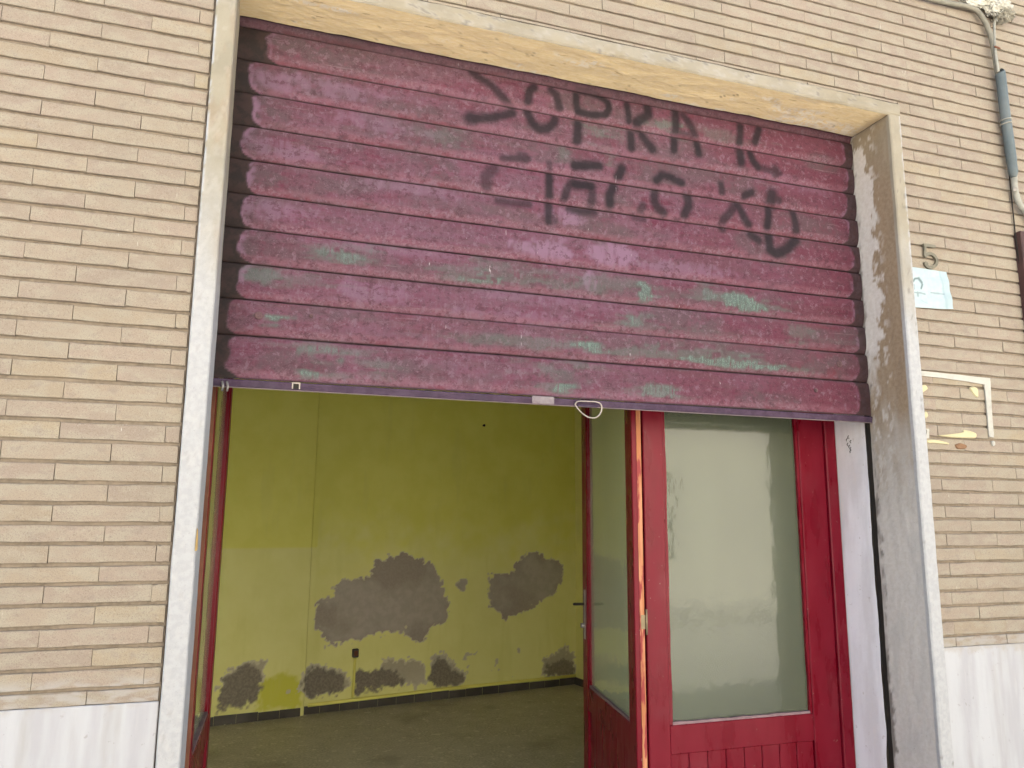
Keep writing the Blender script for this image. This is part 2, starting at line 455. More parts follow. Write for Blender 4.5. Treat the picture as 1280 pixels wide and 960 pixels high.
def smooth_path(pts, n=6):
    P = [Vector(p) for p in pts]; out = []
    for i in range(len(P) - 1):
        a = P[max(i - 1, 0)]; b = P[i]; c = P[i + 1]; d = P[min(i + 2, len(P) - 1)]
        for k in range(n):
            t = k / n
            out.append(.5 * ((2 * b) + (c - a) * t + (2 * a - 5 * b + 4 * c - d) * t * t + (3 * b - a - 3 * c + d) * t ** 3))
    out.append(P[-1]); return out
def grid(name, us, vs, fn, mat, parent=None, maskfn=None, smooth=True, flip=False):
    U, V = np.meshgrid(np.array(us, float), np.array(vs, float), indexing='ij')
    X, Y, Z = fn(U, V)
    verts = np.stack([X, Y, Z], -1).reshape(-1, 3)
    nu, nv = U.shape
    i = np.arange(nu - 1)[:, None] * nv + np.arange(nv - 1)[None]
    q = np.stack([i, i + nv, i + nv + 1, i + 1], -1).reshape(-1, 4)
    if flip: q = q[:, ::-1]
    me = bpy.data.meshes.new(name)
    me.vertices.add(len(verts)); me.vertices.foreach_set('co', verts.astype(np.float32).ravel())
    me.loops.add(q.size); me.loops.foreach_set('vertex_index', q.ravel().astype(np.int32))
    me.polygons.add(len(q)); me.polygons.foreach_set('loop_start', np.arange(0, q.size, 4, dtype=np.int32))
    me.update(calc_edges=True); me.validate()
    me.polygons.foreach_set('use_smooth', [smooth] * len(me.polygons))
    me.materials.append(mat)
    if maskfn:
        for k, arr in maskfn(X, Y, Z, U, V).items():
            a = me.attributes.new(k, 'FLOAT_COLOR', 'POINT')
            a.data.foreach_set('color', np.clip(np.stack(arr, -1), 0, 1).astype(np.float32).ravel())
    o = bpy.data.objects.new(name, me); return link(o, parent)

# ================================================================== GROUND, STREET
def slab(name, x0, x1, y0, y1, z0, z1, mat):
    return struct(MB().box(x0, x1, y0, y1, z0, z1).build(name, mat))
slab('ground', -150, 150, -150, 150, -.6, -.16, M['asphalt'])
slab('pavement', -20, 22, -4.2, .5, -.158, 0, M['pavement'])
slab('road', -20, 22, -8.2, -4.35, -.158, -.13, M['pavement'])
slab('kerb', -20, 22, -4.346, -4.203, -.158, .004, M['kerb'])
slab('kerb', -20, 22, -8.346, -8.203, -.158, .004, M['kerb'])
slab('pavement', -20, 22, -11.0, -8.35, -.158, 0, M['pavement'])

# house across the street (seen only as a reflection in the door glass)
ob = thing('house', 'ochre stuccoed house standing across the street from the brick facade', 'house', (2, -12, 0))
mb = MB(); mb.box(-12, 12, -2, 2, 0, 7.5); mb.build('wall', M['stucco'], ob)
for kx in range(-3, 4):
    for kz, h in ((.9, 1.4), (4.0, 1.6)):
        if kx == 0 and kz < 1:
            MB().box(.75, 1.85, 2.003, 2.06, .0, 2.3).build('door', M['greenwood'], ob); continue
        w = MB().box(kx * 3.8 + 1.3 - .5, kx * 3.8 + 1.3 + .5, 2.003, 2.05, kz, kz + h).build('window', M['darkglass'], ob)
        MB().box(kx * 3.8 + 1.3 - .58, kx * 3.8 + 1.3 + .58, 2.004, 2.12, kz - .09, kz - .004).build('sill', M['kerb'], w)

# ================================================================== SHOP SHELL
ang = math.atan2(4.368 - 3.836, 2.999 + .024)
ca, sa = math.cos(ang), math.sin(ang)
FZ = .1
# wall coordinates: u along the back wall from the point (-0.024, 3.836)
BW0 = np.array([-.024, 3.836, 0.]); BWn = np.array([-sa, ca, 0.])
def bw(px, py):
    p = onplane(px, py, BW0, BWn); return ((p[0] - BW0[0]) * ca + (p[1] - BW0[1]) * sa, p[2])
u_r = 3.069
sh = struct(MB().box(-1.5, 5.2, .46, 6.2, -.1, FZ).build('shop_floor', M['floor']))
slab('ceiling', -1.5, 5.2, .46, 6.2, 3.5, 3.7, M['ceiling'])
def zz(pts, s, o): return [bw(o[0] + x / s, o[1] + y / s) for x, y in pts]
big = zz([(110,340),(112,300),(150,280),(182,272),(185,225),(215,208),(300,205),(330,180),(345,135),(400,125),(430,112),(510,118),(560,145),(605,185),(612,240),(635,310),(620,380),(570,395),(545,430),(515,452),(480,430),(470,395),(440,410),(330,415),(300,435),(240,450),(150,460),(125,430)], 3.2, (360, 660))
med = zz([(800,210),(820,190),(850,188),(900,170),(905,140),(930,120),(985,108),(1050,125),(1105,165),(1090,215),(1060,270),(1000,295),(930,330),(865,355),(850,325),(810,300)], 3.2, (360, 660))
sml = zz([(685,235),(690,212),(712,205),(716,225),(695,255)], 3.2, (360, 660))
lowp = [zz(p, 3.2, (360, 660)) for p in (
    [(70,600),(75,570),(105,553),(140,552),(190,570),(220,600),(235,655),(200,672),(150,668),(120,680),(70,692)],
    [(262,662),(265,580),(290,572),(330,578),(360,565),(440,572),(475,615),(478,635),(400,645)],
    [(552,600),(565,545),(600,528),(630,530),(660,565),(700,590),(705,622),(580,632)],
    [(1035,592),(1035,552),(1080,525),(1140,532),(1142,587)],
    [(-300,750),(-262,600),(-200,560),(-160,548),(-130,580),(-118,640),(-132,708),(-170,700),(-230,725),(-280,735)])]
halo = [zz(p, 3.2, (360, 660)) for p in (
    [(60,590),(75,545),(150,540),(235,570),(250,620),(238,650),(60,690)],
    [(560,560),(570,515),(620,505),(690,560),(712,600),(700,625),(600,620)],
    [(1010,590),(1020,530),(1090,480),(1145,500),(1145,590)],
    [(370,560),(380,535),(450,535),(560,550),(560,625),(440,640)],
    [(-290,640),(-240,570),(-160,535),(-100,540),(-110,600)])]
olive = [bw(*p) for p in [(318,888),(322,860),(335,845),(352,840),(366,846),(376,860),(380,884)]]
lineL = bw(320, 685)[1]
u_c = bw(388, 700)[0]
def bmask(X, Y, Z, U, V):
    n = VNS[0].fbm(U * 9, V * 9, 5) - .5; n2 = VNS[1].fbm(U * 40, V * 40, 4) - .5
    def pm(P, w=.012): return 1 - sstep(-w, w, poly_sdf(U, V, P) + n * .09 + n2 * .085)
    pa = np.maximum(np.maximum(pm(big), pm(med)), pm(sml))
    for h in halo: pa = np.maximum(pa, pm(h) * .55)
    pa = np.maximum(pa, .45 * sstep(.74, .82, VNS[2].fbm(U * 14, V * 14, 4)) * (V < .45))
    da = 0 * U
    for l in lowp: da = np.maximum(da, pm(l))
    lo = np.where(U < u_c + .05, 1 - sstep(lineL - .01, lineL + .01, V), 1 - sstep(lineL - .25, lineL + .35, V + n * .5))
    ol = pm(olive, .03)
    return {'maskA': [pa, da, lo, ol]}
# a shallow chimney breast stands 3 cm proud left of u_c
def bfn(U, V):
    st = np.where(U < u_c, -.03, 0.) + (VNS[3].fbm(U * 2, V * 2, 3) - .5) * .012
    return BW0[0] + U * ca - st * sa * 1.0, BW0[1] + U * sa + st * ca, V
us = np.unique(np.concatenate([np.arange(-1.5, u_r + .2, .011), [u_c, u_c + .002]]))
bwall = grid('back_wall', us, np.arange(.05, 3.52, .011), bfn, M['wallpaint'], None, bmask)
struct(bwall)
# skirting pieces lie against the back wall
sk = MB()
for i in range(30):
    a = -1.45 + i * .15
    if a + .15 > u_r: break
    h = .058 + rng.uniform(-.004, .004)
    pts = []
    base = -.012 - (.03 if a + .15 < u_c else 0) + rng.uniform(-.001, .001)
    A = (BW0[0] + a * ca, BW0[1] + a * sa); Bp = (BW0[0] + (a + .149) * ca, BW0[1] + (a + .149) * sa)
    nrm = (-sa, ca)
    def q(P, o, z): return sk.bm.verts.new((P[0] + nrm[0] * o, P[1] + nrm[1] * o, z))
    v = [q(A, base, FZ), q(Bp, base, FZ), q(Bp, base, FZ + h), q(A, base, FZ + h), q(A, .02, FZ + h), q(Bp, .02, FZ + h)]
    sk.bm.faces.new(v[:4]); sk.bm.faces.new((v[3], v[2], v[5], v[4]))
sk.build('skirting_board', M['skirting'], bwall)
# remaining walls
pr = (BW0[0] + u_r * ca, BW0[1] + u_r * sa)
def wallstrip(name, a, b, mat, z0=.05, z1=3.52, t=.1):
    d = Vector((b[0] - a[0], b[1] - a[1], 0)); L = d.length; n = Vector((-d.y, d.x, 0)).normalized() * t
    m_ = MB(); vs = []
    for z in (z0, z1):
        for p in ((a[0], a[1]), (b[0], b[1]), (b[0] + n.x, b[1] + n.y), (a[0] + n.x, a[1] + n.y)): vs.append(m_.bm.verts.new((p[0], p[1], z)))
    for f in ((0, 3, 2, 1), (4, 5, 6, 7), (0, 1, 5, 4), (1, 2, 6, 5), (2, 3, 7, 6), (3, 0, 4, 7)): m_.bm.faces.new([vs[i] for i in f])
    return struct(m_.build(name, mat))
side = wallstrip('side_wall', (pr[0] + .012 - .0173, pr[1] + .0985), (pr[0] + .173 / .985 * 3.98 + .012, pr[1] - 3.95), M['yellow'], t=.15)
wallstrip('side_wall', (-.62, .455), (-.62 + .35, 3.9), M['yellow'], t=.15)
sv = MB()
P0 = Vector((pr[0], pr[1], 0)); dr = Vector((.173, -.985, 0)).normalized(); nr = Vector((-.985, -.173, 0)).normalized() * .012
for z0, z1 in ((FZ, FZ + .058),):
    a, b = P0 + nr, P0 + dr * 3.6 + nr
    v = [sv.bm.verts.new((p.x, p.y, z)) for p, z in ((a, z0), (b, z0), (b, z1), (a, z1))]; sv.bm.faces.new(v)
    w = [sv.bm.verts.new((p.x, p.y, z1)) for p in (a, b, b - nr * 1.5, a - nr * 1.5)]; sv.bm.faces.new(w)
sv.build('skirting_board', M['skirting'], side)

def wallpt(px, py, out=.0):
    u, z = bw(px, py); return Vector((BW0[0] + u * ca + sa * out, BW0[1] + u * sa - ca * out, z))
# crumbs of plaster and grit fallen on the floor
db = MB()
for i in range(420):
    if i < 260: u = rng.uniform(-.2, 3.0); o_ = abs(rng.gauss(0, .16)) + .02; P = (BW0[0] + u * ca + sa * o_, BW0[1] + u * sa - ca * o_)
    else: P = (rng.uniform(-.2, 2.6), rng.uniform(1.2, 3.9))
    s_ = rng.uniform(.003, .013) * (1 if i < 395 else 1.8); a = rng.uniform(0, 3.14)
    vs_ = [db.bm.verts.new((P[0] + s_ * math.cos(a + k * 1.57) * rng.uniform(.5, 1.2), P[1] + s_ * math.sin(a + k * 1.57) * rng.uniform(.5, 1.2), FZ + .0005)) for k in range(4)]
    tp = db.bm.verts.new((P[0], P[1], FZ + s_ * .45))
    for k in range(4): db.bm.faces.new((vs_[k], vs_[(k + 1) % 4], tp))
dbo = db.build('plaster_crumbs', M['crumbly']); tag(dbo, 'crumbs of fallen plaster and grit scattered over the dim shop floor', 'debris', kind='stuff')
# conduit above the skirting, with a riser to a socket box
cd = MB(); pts = [wallpt(x, y - 4, .022) for x, y in ((384, 885), (460, 876), (560, 864), (640, 856), (717, 848))]
cd.tube(pts, .013, 8)
M['conduit'] = simple('bright_yellow_conduit', (.88, .84, .24), .5, var=.05, sc=8)
cdo = cd.build('cable_conduit', M['conduit']); tag(cdo, 'thin yellow painted conduit running along the top of the dark skirting inside', 'conduit')
MB().tube([wallpt(443, 822, .02), wallpt(440, 871, .02)], .010, 8).build('riser', M['conduit'], cdo)
c = wallpt(443.5, 816, 0)
sb = thing('socket_box', 'small dark socket box on the damp yellow wall above a conduit riser', 'socket', c, rotz=ang)
MB().box(-.024, .024, -.03, 0, -.032, .032, .006).build('casing', M['skirting'], sb)
MB().box(-.014, .014, -.034, -.0301, -.018, .018, .001).build('cover', M['oldwood'], sb)
c = wallpt(604, 532, 0)
nl = thing('wall_nail', 'single dark nail in the yellow wall below the shutter edge', 'nail', c, rotz=ang)
MB().tube([(0, 0, 0), (0, -.02, 0), (0, -.021, 0)], [.007, .007, .012], 8).build('nail_head', M['dark'], nl)

# ================================================================== BRICK WALLS
LZ = [float(onY(0, y, 0)[2]) for y in [26.5,48.4,70,92,115,137,159,181,203,227.5,250,273,297,321,346,372,395,420,445,470,496,522,548,575,601,628,654,680,707,732,759,786.6,814,841,868]]
LB = float(onY(100, 882.5, 0)[2])            # top of the plinth, left
RB = 1.098                                   # top of the plinth, right
left_rows = []                               # (z bottom, z top, joint phase)
for i in range(18, 0, -1): left_rows.append((LZ[0] + (i - 1) * .0519, LZ[0] + i * .0519, -.042 if i % 2 else -.169))
for i in range(len(LZ) - 1): left_rows.append((LZ[i + 1], LZ[i], -.169 if i % 2 == 0 else -.042))
left_rows.append((LB - .004, LZ[-1], -.169))
rl = [1.504 + .0506 * n for n in range(54)]
right_rows = [(rl[n], rl[n + 1], .015 if n % 2 == 0 else .14) for n in range(53)]
zl = [1.504 - .0525 * n for n in range(8)]
right_rows += [(zl[n + 1], zl[n], .14 if n % 2 == 0 else .015) for n in range(7)]
right_rows.append((RB - .004, zl[7], .14))

def brick_mesh(seed):
    r = random.Random(seed); L, H, D = 1., 1., .016
    bm = bmesh.new()
    # front grid 6 x 1 with slightly uneven arrises, chamfered
    n = 5
    T = []; Bt = []; T2 = []; B2 = []
    for i in range(n + 1):
        x = -.5 + i / n; j = r.uniform(-.035, .03); k = r.uniform(-.03, .035); e = .0022 if i in (0, n) else 0
        e = e if i == 0 else -e
        fy = r.uniform(-.0008, .0008)
        T.append(bm.verts.new((x + e, fy, .5 - .035 + j))); Bt.append(bm.verts.new((x + e, fy, -.5 + .035 + k)))
        T2.append(bm.verts.new((x, .002, .5 + j))); B2.append(bm.verts.new((x, .002, -.5 + k)))
    T3 = [bm.verts.new((v.co.x, D, v.co.z)) for v in (T2[0], T2[-1])]; B3 = [bm.verts.new((v.co.x, D, v.co.z)) for v in (B2[0], B2[-1])]
    for i in range(n):
        bm.faces.new((Bt[i], Bt[i + 1], T[i + 1], T[i])); bm.faces.new((T[i], T[i + 1], T2[i + 1], T2[i])); bm.faces.new((B2[i], B2[i + 1], Bt[i + 1], Bt[i]))
    bm.faces.new(T2 + T3[::-1]); bm.faces.new(B2[::-1] + B3)
    bm.faces.new((B2[0], Bt[0], T[0], T2[0], T3[0], B3[0])); bm.faces.new((B2[-1], B3[1], T3[1], T2[-1], T[-1], Bt[-1]))
    bmesh.ops.recalc_face_normals(bm, faces=bm.faces[:])
    me = bpy.data.meshes.new('brick'); bm.to_mesh(me); bm.free(); me.materials.append(M['brick'])
    return me
BM = [brick_mesh(i) for i in range(9)]
def lay(rows, x0, x1, root, hole=None, tops=None):
    """lay every row of bricks; those in view are objects, the rest one joined part"""
    rest_v = []; rest_f = []; nobj = 0
    for zb, zt, ph in rows:
        spans = [(x0, x1)]
        if hole and zb < hole[2]:                      # the door opening
            spans = [(a, b) for a, b in ((x0, hole[0]), (hole[1], x1)) if b - a > .02]
        zb0 = zb
        if hole and zb < hole[2] < zt: spans = [(hole[0], hole[1]), (hole[1], x1)]
        g = .0094; h = zt - zb - g if zt - zb > .03 else zt - zb - g * .6
        for a, b in spans:
            zb = hole[2] + .004 if (hole and zb0 < hole[2] < zt and b <= hole[1]) else zb0
            h = zt - zb - g if zt - zb > .03 else zt - zb - g * .6
            if h < .008: continue
            cuts = [a + .002]
            k = math.floor((a - ph) / .25)
            while True:
                x = ph + k * .25 + rng.uniform(-.004, .004); k += 1
                if x > b - .015: break
                if x > a + .015: cuts.append(x)
            cuts.append(b - .002)
            for c0, c1 in zip(cuts[:-1], cuts[1:]):
                jw = rng.choice([.0003, .0003, .0006, .0010, .0016])
                L = c1 - c0 - jw; cx = (c0 + c1) / 2; cz = (zb + zt) / 2
                y = rng.uniform(-.0014, .0014)
                ps = [topx(X, 0, cz) for X in (c0, c1)]
                vis = ps[1][0] > -4 and ps[0][0] < 1284 and max(p[1] for p in ps) > -6 and min(p[1] for p in ps) < 966
                me = rng.choice(BM)
                if vis:
                    o = bpy.data.objects.new('brick', me); link(o, root)
                    o.location = (cx, y, cz); o.scale = (L, 1, h)
                    o.rotation_euler = (rng.uniform(-.02, .02), rng.uniform(-.002, .002), rng.uniform(-.004, .004)); nobj += 1
                else:
                    n0 = len(rest_v)
                    for v in me.vertices: rest_v.append((cx + v.co.x * L, y + v.co.y, cz + v.co.z * h))
                    for p in me.polygons: rest_f.append([n0 + i for i in p.vertices])
    o = mesh_obj('brick_courses', rest_v, rest_f, M['brick'], root); o['kind'] = 'stuff'
    print('bricks', root.name, nobj)
HOLE = (-.002, 2.575, 3.206)
lw = thing('brick_wall', 'wall of long narrow pinkish tan bricks left of the white door surround', 'wall', group='brick facade walls')
MB().box(-3.5, -.003, .0092, .5, 0, 4.198).build('mortar_backing', M['mortar'], lw)
lay(left_rows, -3.5, -.004, lw)
MB().box(-3.5, -.004, -.004, .008, 0, LB, .002).build('base_panel', M['plinth'], lw)
rw = thing('brick_wall', 'wall of long narrow tan bricks over the door and right of it, crossed by a cable pipe', 'wall', group='brick facade walls')
b_ = MB(); b_.box(2.578, 7, .0092, .5, 0, 4.198); b_.box(0, 2.575, .0092, .19, 3.207, 4.198); b_.box(0, 2.575, .36, .5, 3.3, 4.198)
b_.build('mortar_backing', M['mortar'], rw)
lay(right_rows, 0.0, 7, rw, hole=(0.0, 2.577, 3.206))
MB().box(2.577, 7, -.004, .008, 0, RB, .002).build('base_panel', M['plinth'], rw)
# unseen slab added overhead to keep the facade in the shade
slab('shade_roof', -3.5, 7, .0, 6.4, 4.2, 4.35, M['ceiling'])

# ================================================================== DOOR SURROUND
ds = thing('door_surround', 'pale plaster surround framing the shop doorway, peeling on its right reveal', 'door surround')
XL0, XL1, XR0, XR1, ZT, ZT2 = 0.0, .058, 2.517, 2.573, 3.150, 3.204
def jamb_masks(side):
    def f(X, Y, Z, U, V):
        n = VNS[4].fbm(Z * 7, Y * 22 + X * 22, 5); n2 = VNS[5].fbm(Z * 38, Y * 60 + X * 60 + 9, 4); ns = VNS[6].fbm(Z * 2.2, Y * 3 + X * 3, 3)
        front = Y < .004
        back = Y / .205                                   # 0 at the street, 1 at the shutter
        up = sstep(1.75, 2.6, Z + (ns - .5) * .5)
        if side == 'R':
            pe = sstep(.40, .47, back + (n - .5) * .9 + (n2 - .5) * .35 - .08) * sstep(2.02, 2.20, Z + (n - .5) * .35) * (Z < 3.08 + (n - .5) * .1)
            pe = np.where(front, 0, pe)
            pe = np.maximum(pe, np.where(front, 0, .65 * sstep(.57, .62, n2) * sstep(.25, .5, back) * (Z > 1.5)))
            pe = np.maximum(pe, np.where(front, 0, .85 * (1 - sstep(1.5, 2.05, Z + (n - .5) * .5)) * (.75 + .25 * sstep(.30, .5, n))))  # lower reveal painted brighter than the front to lift its dim light
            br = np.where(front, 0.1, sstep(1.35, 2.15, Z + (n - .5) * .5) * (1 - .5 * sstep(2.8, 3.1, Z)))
            wh = np.where(front, 1 - .93 * sstep(2.15, 2.75, Z + (n - .5) * .3), .85 * (1 - sstep(1.3, 2.0, Z + (n - .5) * .4)))  # whiter downward: light by height painted in along with whitewash and dirt
            oe = sstep(XR1 - .012, XR1 - .004, X + (n2 - .5) * .01) * sstep(.45, .55, n2 + .12)  # chipped white outer arris with its highlight painted in
            wh = np.maximum(wh, oe * front)
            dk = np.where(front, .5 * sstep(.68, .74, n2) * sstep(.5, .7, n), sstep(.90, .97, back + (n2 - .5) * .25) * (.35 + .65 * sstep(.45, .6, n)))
        else:
            wh = 1 - .95 * sstep(1.95, 2.7, Z + (n - .5) * .35)  # left band: brighter light low down painted in with the whitewash
            wh = np.maximum(wh, sstep(.010, .004, X + (n2 - .5) * .008) * sstep(.4, .6, n2 + .1))  # white outer arris, edge highlight included in the colour
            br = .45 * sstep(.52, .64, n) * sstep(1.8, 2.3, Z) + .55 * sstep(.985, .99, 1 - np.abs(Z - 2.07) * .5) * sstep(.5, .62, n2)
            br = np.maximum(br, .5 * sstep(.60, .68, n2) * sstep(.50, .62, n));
            pe = .12 * sstep(.60, .66, n2); dk = sstep(XL1 - .004, XL1 + .002, X) * .3 * front + .2 * sstep(.74, .78, n2)
        return {'maskA': [pe, br, wh, dk]}
    return f
def prism_fn(prof, jit, axis='z', miter=None):
    """prof: cross-section points (x, y); swept up z with small unevenness"""
    P = np.array(prof, float); S = np.concatenate([[0], np.cumsum(np.hypot(*np.diff(P, axis=0).T))])
    def f(U, V):
        x = np.interp(V, S, P[:, 0]); y = np.interp(V, S, P[:, 1])
        j = (VNS[7].fbm(U * 9, V * 30, 4) - .5) * jit; k = (VNS[3].fbm(U * 25 + 40, V * 60, 3) - .5) * jit * .8
        return x + j, y + k, U
    vs = np.unique(np.concatenate([np.arange(0, S[-1], .006), S]))
    return f, vs
zs = np.arange(0, ZT + .0005, .0105)
Fy = -.013
f, vs = prism_fn([(XL0, .01), (XL0, Fy + .004), (XL0 + .003, Fy), (XL1 - .004, Fy), (XL1, Fy + .004), (XL1, .195)], .003)
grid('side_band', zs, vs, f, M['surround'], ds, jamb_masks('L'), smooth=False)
f, vs = prism_fn([(XR0, .207), (XR0, Fy + .005), (XR0 + .005, Fy), (XR1 - .003, Fy), (XR1, Fy + .004), (XR1, .01)], .003)
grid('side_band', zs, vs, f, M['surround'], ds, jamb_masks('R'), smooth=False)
def lint_masks(X, Y, Z, U, V):
    n = VNS[4].fbm(X * 7, Y * 22 + Z * 22, 5); n2 = VNS[5].fbm(X * 40, Y * 60 + Z * 60, 4)
    wh = .14 * sstep(.35, .65, n) + .1 * sstep(.55, .6, n2); return {'maskA': [.08 * sstep(.6, .66, n2), .12 + 0 * X, wh * (X > .3) * (1 - .6 * sstep(1.9, 2.4, X)), .6 * sstep(.70, .75, n2)]}
def lfn(U, V):
    P = np.array([(ZT2, .01), (ZT2, Fy + .004), (ZT2 - .004, Fy), (ZT + .006, Fy), (ZT, Fy + .006)]); S = np.concatenate([[0], np.cumsum(np.hypot(*np.diff(P, axis=0).T))])
    z = np.interp(V, S, P[:, 0]); y = np.interp(V, S, P[:, 1])
    return U, y + (VNS[3].fbm(U * 20, V * 50, 3) - .5) * .003, z + (VNS[7].fbm(U * 7, V * 20, 4) - .5) * .008
vs = np.unique(np.concatenate([np.arange(0, .08, .006), [0, .019, .0247]])); vs = vs[vs < .0806]
vs = np.linspace(0, .0195 + .0057 + .044 + .0085, 16)
grid('lintel_band', np.arange(0, XR1 + .001, .0105), vs, lfn, M['surround'], ds, lint_masks, smooth=False)
def sof_masks(X, Y, Z, U, V):
    n = VNS[2].fbm(X * 8, Y * 20, 5); n2 = VNS[6].fbm(X * 45, Y * 50, 4)
    pe = sstep(.45, .56, n + .42 * sstep(1.4, 2.4, X) * (Y / .19) - .20) * sstep(.3, .55, Y / .19 + n - .4)
    br = .8 * sstep(.06, .0, XR0 - X) + .45 * sstep(.6, .7, n) * (X > 2)
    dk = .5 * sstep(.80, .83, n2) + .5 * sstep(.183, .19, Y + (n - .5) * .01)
    sp = onY(741, 133, .15); dk = np.maximum(dk, .45 * (1 - sstep(.008, .014, np.hypot(X - sp[0], Y - .182))))
    dk = np.maximum(dk, .8 * (1 - sstep(.0015, .003, seg_dist(X, Y, [(1.80, .10), (1.88, .055)]))))
    return {'maskA': [pe, br, 0 * X, dk]}
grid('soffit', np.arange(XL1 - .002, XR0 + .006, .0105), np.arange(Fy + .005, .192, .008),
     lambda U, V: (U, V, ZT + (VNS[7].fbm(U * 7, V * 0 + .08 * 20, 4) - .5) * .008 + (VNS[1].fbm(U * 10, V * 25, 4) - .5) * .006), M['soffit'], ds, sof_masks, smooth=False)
# hidden faces behind the bands
cb = MB(); cb.box(XL0 + .004, XL1 - .003, -.004, .194, 0, ZT - .004); cb.box(XR0 + .003, XR1 - .004, -.004, .2, 0, ZT - .004); cb.box(XL0 + .002, XR1 - .004, -.004, .185, ZT + .008, ZT2 - .006)
cb.build('core', M['mortar'], ds)

# shutter housing, guide slots and plastered inner jamb
hs = thing('shutter_guides', 'dark steel guide slots either side of the shutter, black gap on the right', 'guide rails')
MB().box(2.5205, 2.60, .2085, .234, 0, 3.3).build('guide_slot', M['dark'], hs)
MB().box(-.02, .02, .197, .234, 0, 3.3).build('guide_slot', M['dark'], hs)
ij = thing('inner_jamb', 'lilac white plastered strip of wall between the red door frame and the black gap', 'jamb')
def ijf(U, V):
    w = .004 * (VNS[2].fbm(U * 6, V * 2, 4) - .5)
    y = .232 + V * .22 + np.where(V < .01, (VNS[1].fbm(U * 5, U * 0, 4) - .35) * .03 * sstep(3, .6, U), 0)
    return 2.517 + w, y, U
grid('plaster_face', np.arange(0, 3.3, .0105), np.linspace(0, 1, 24), ijf, M['jamb'], ij, smooth=False)
MB().box(2.5215, 2.60, .262, .455, 0, 3.3).build('core', M['mortar'], ij)
pk = MB()
for i in range(7):
    z = float(onplane(1058, 545 + i * 3, (2.517, 0, 0), np.array([1., 0, 0]))[2]); y = .325 + rng.uniform(-.012, .012)
    pk.tube([(2.5155, y, z), (2.516, y + .008, z - .006), (2.5155, y + rng.uniform(-.005, .006), z - .012)], .0014, 5)
pk.build('flaking_spot', M['dark'], ij)

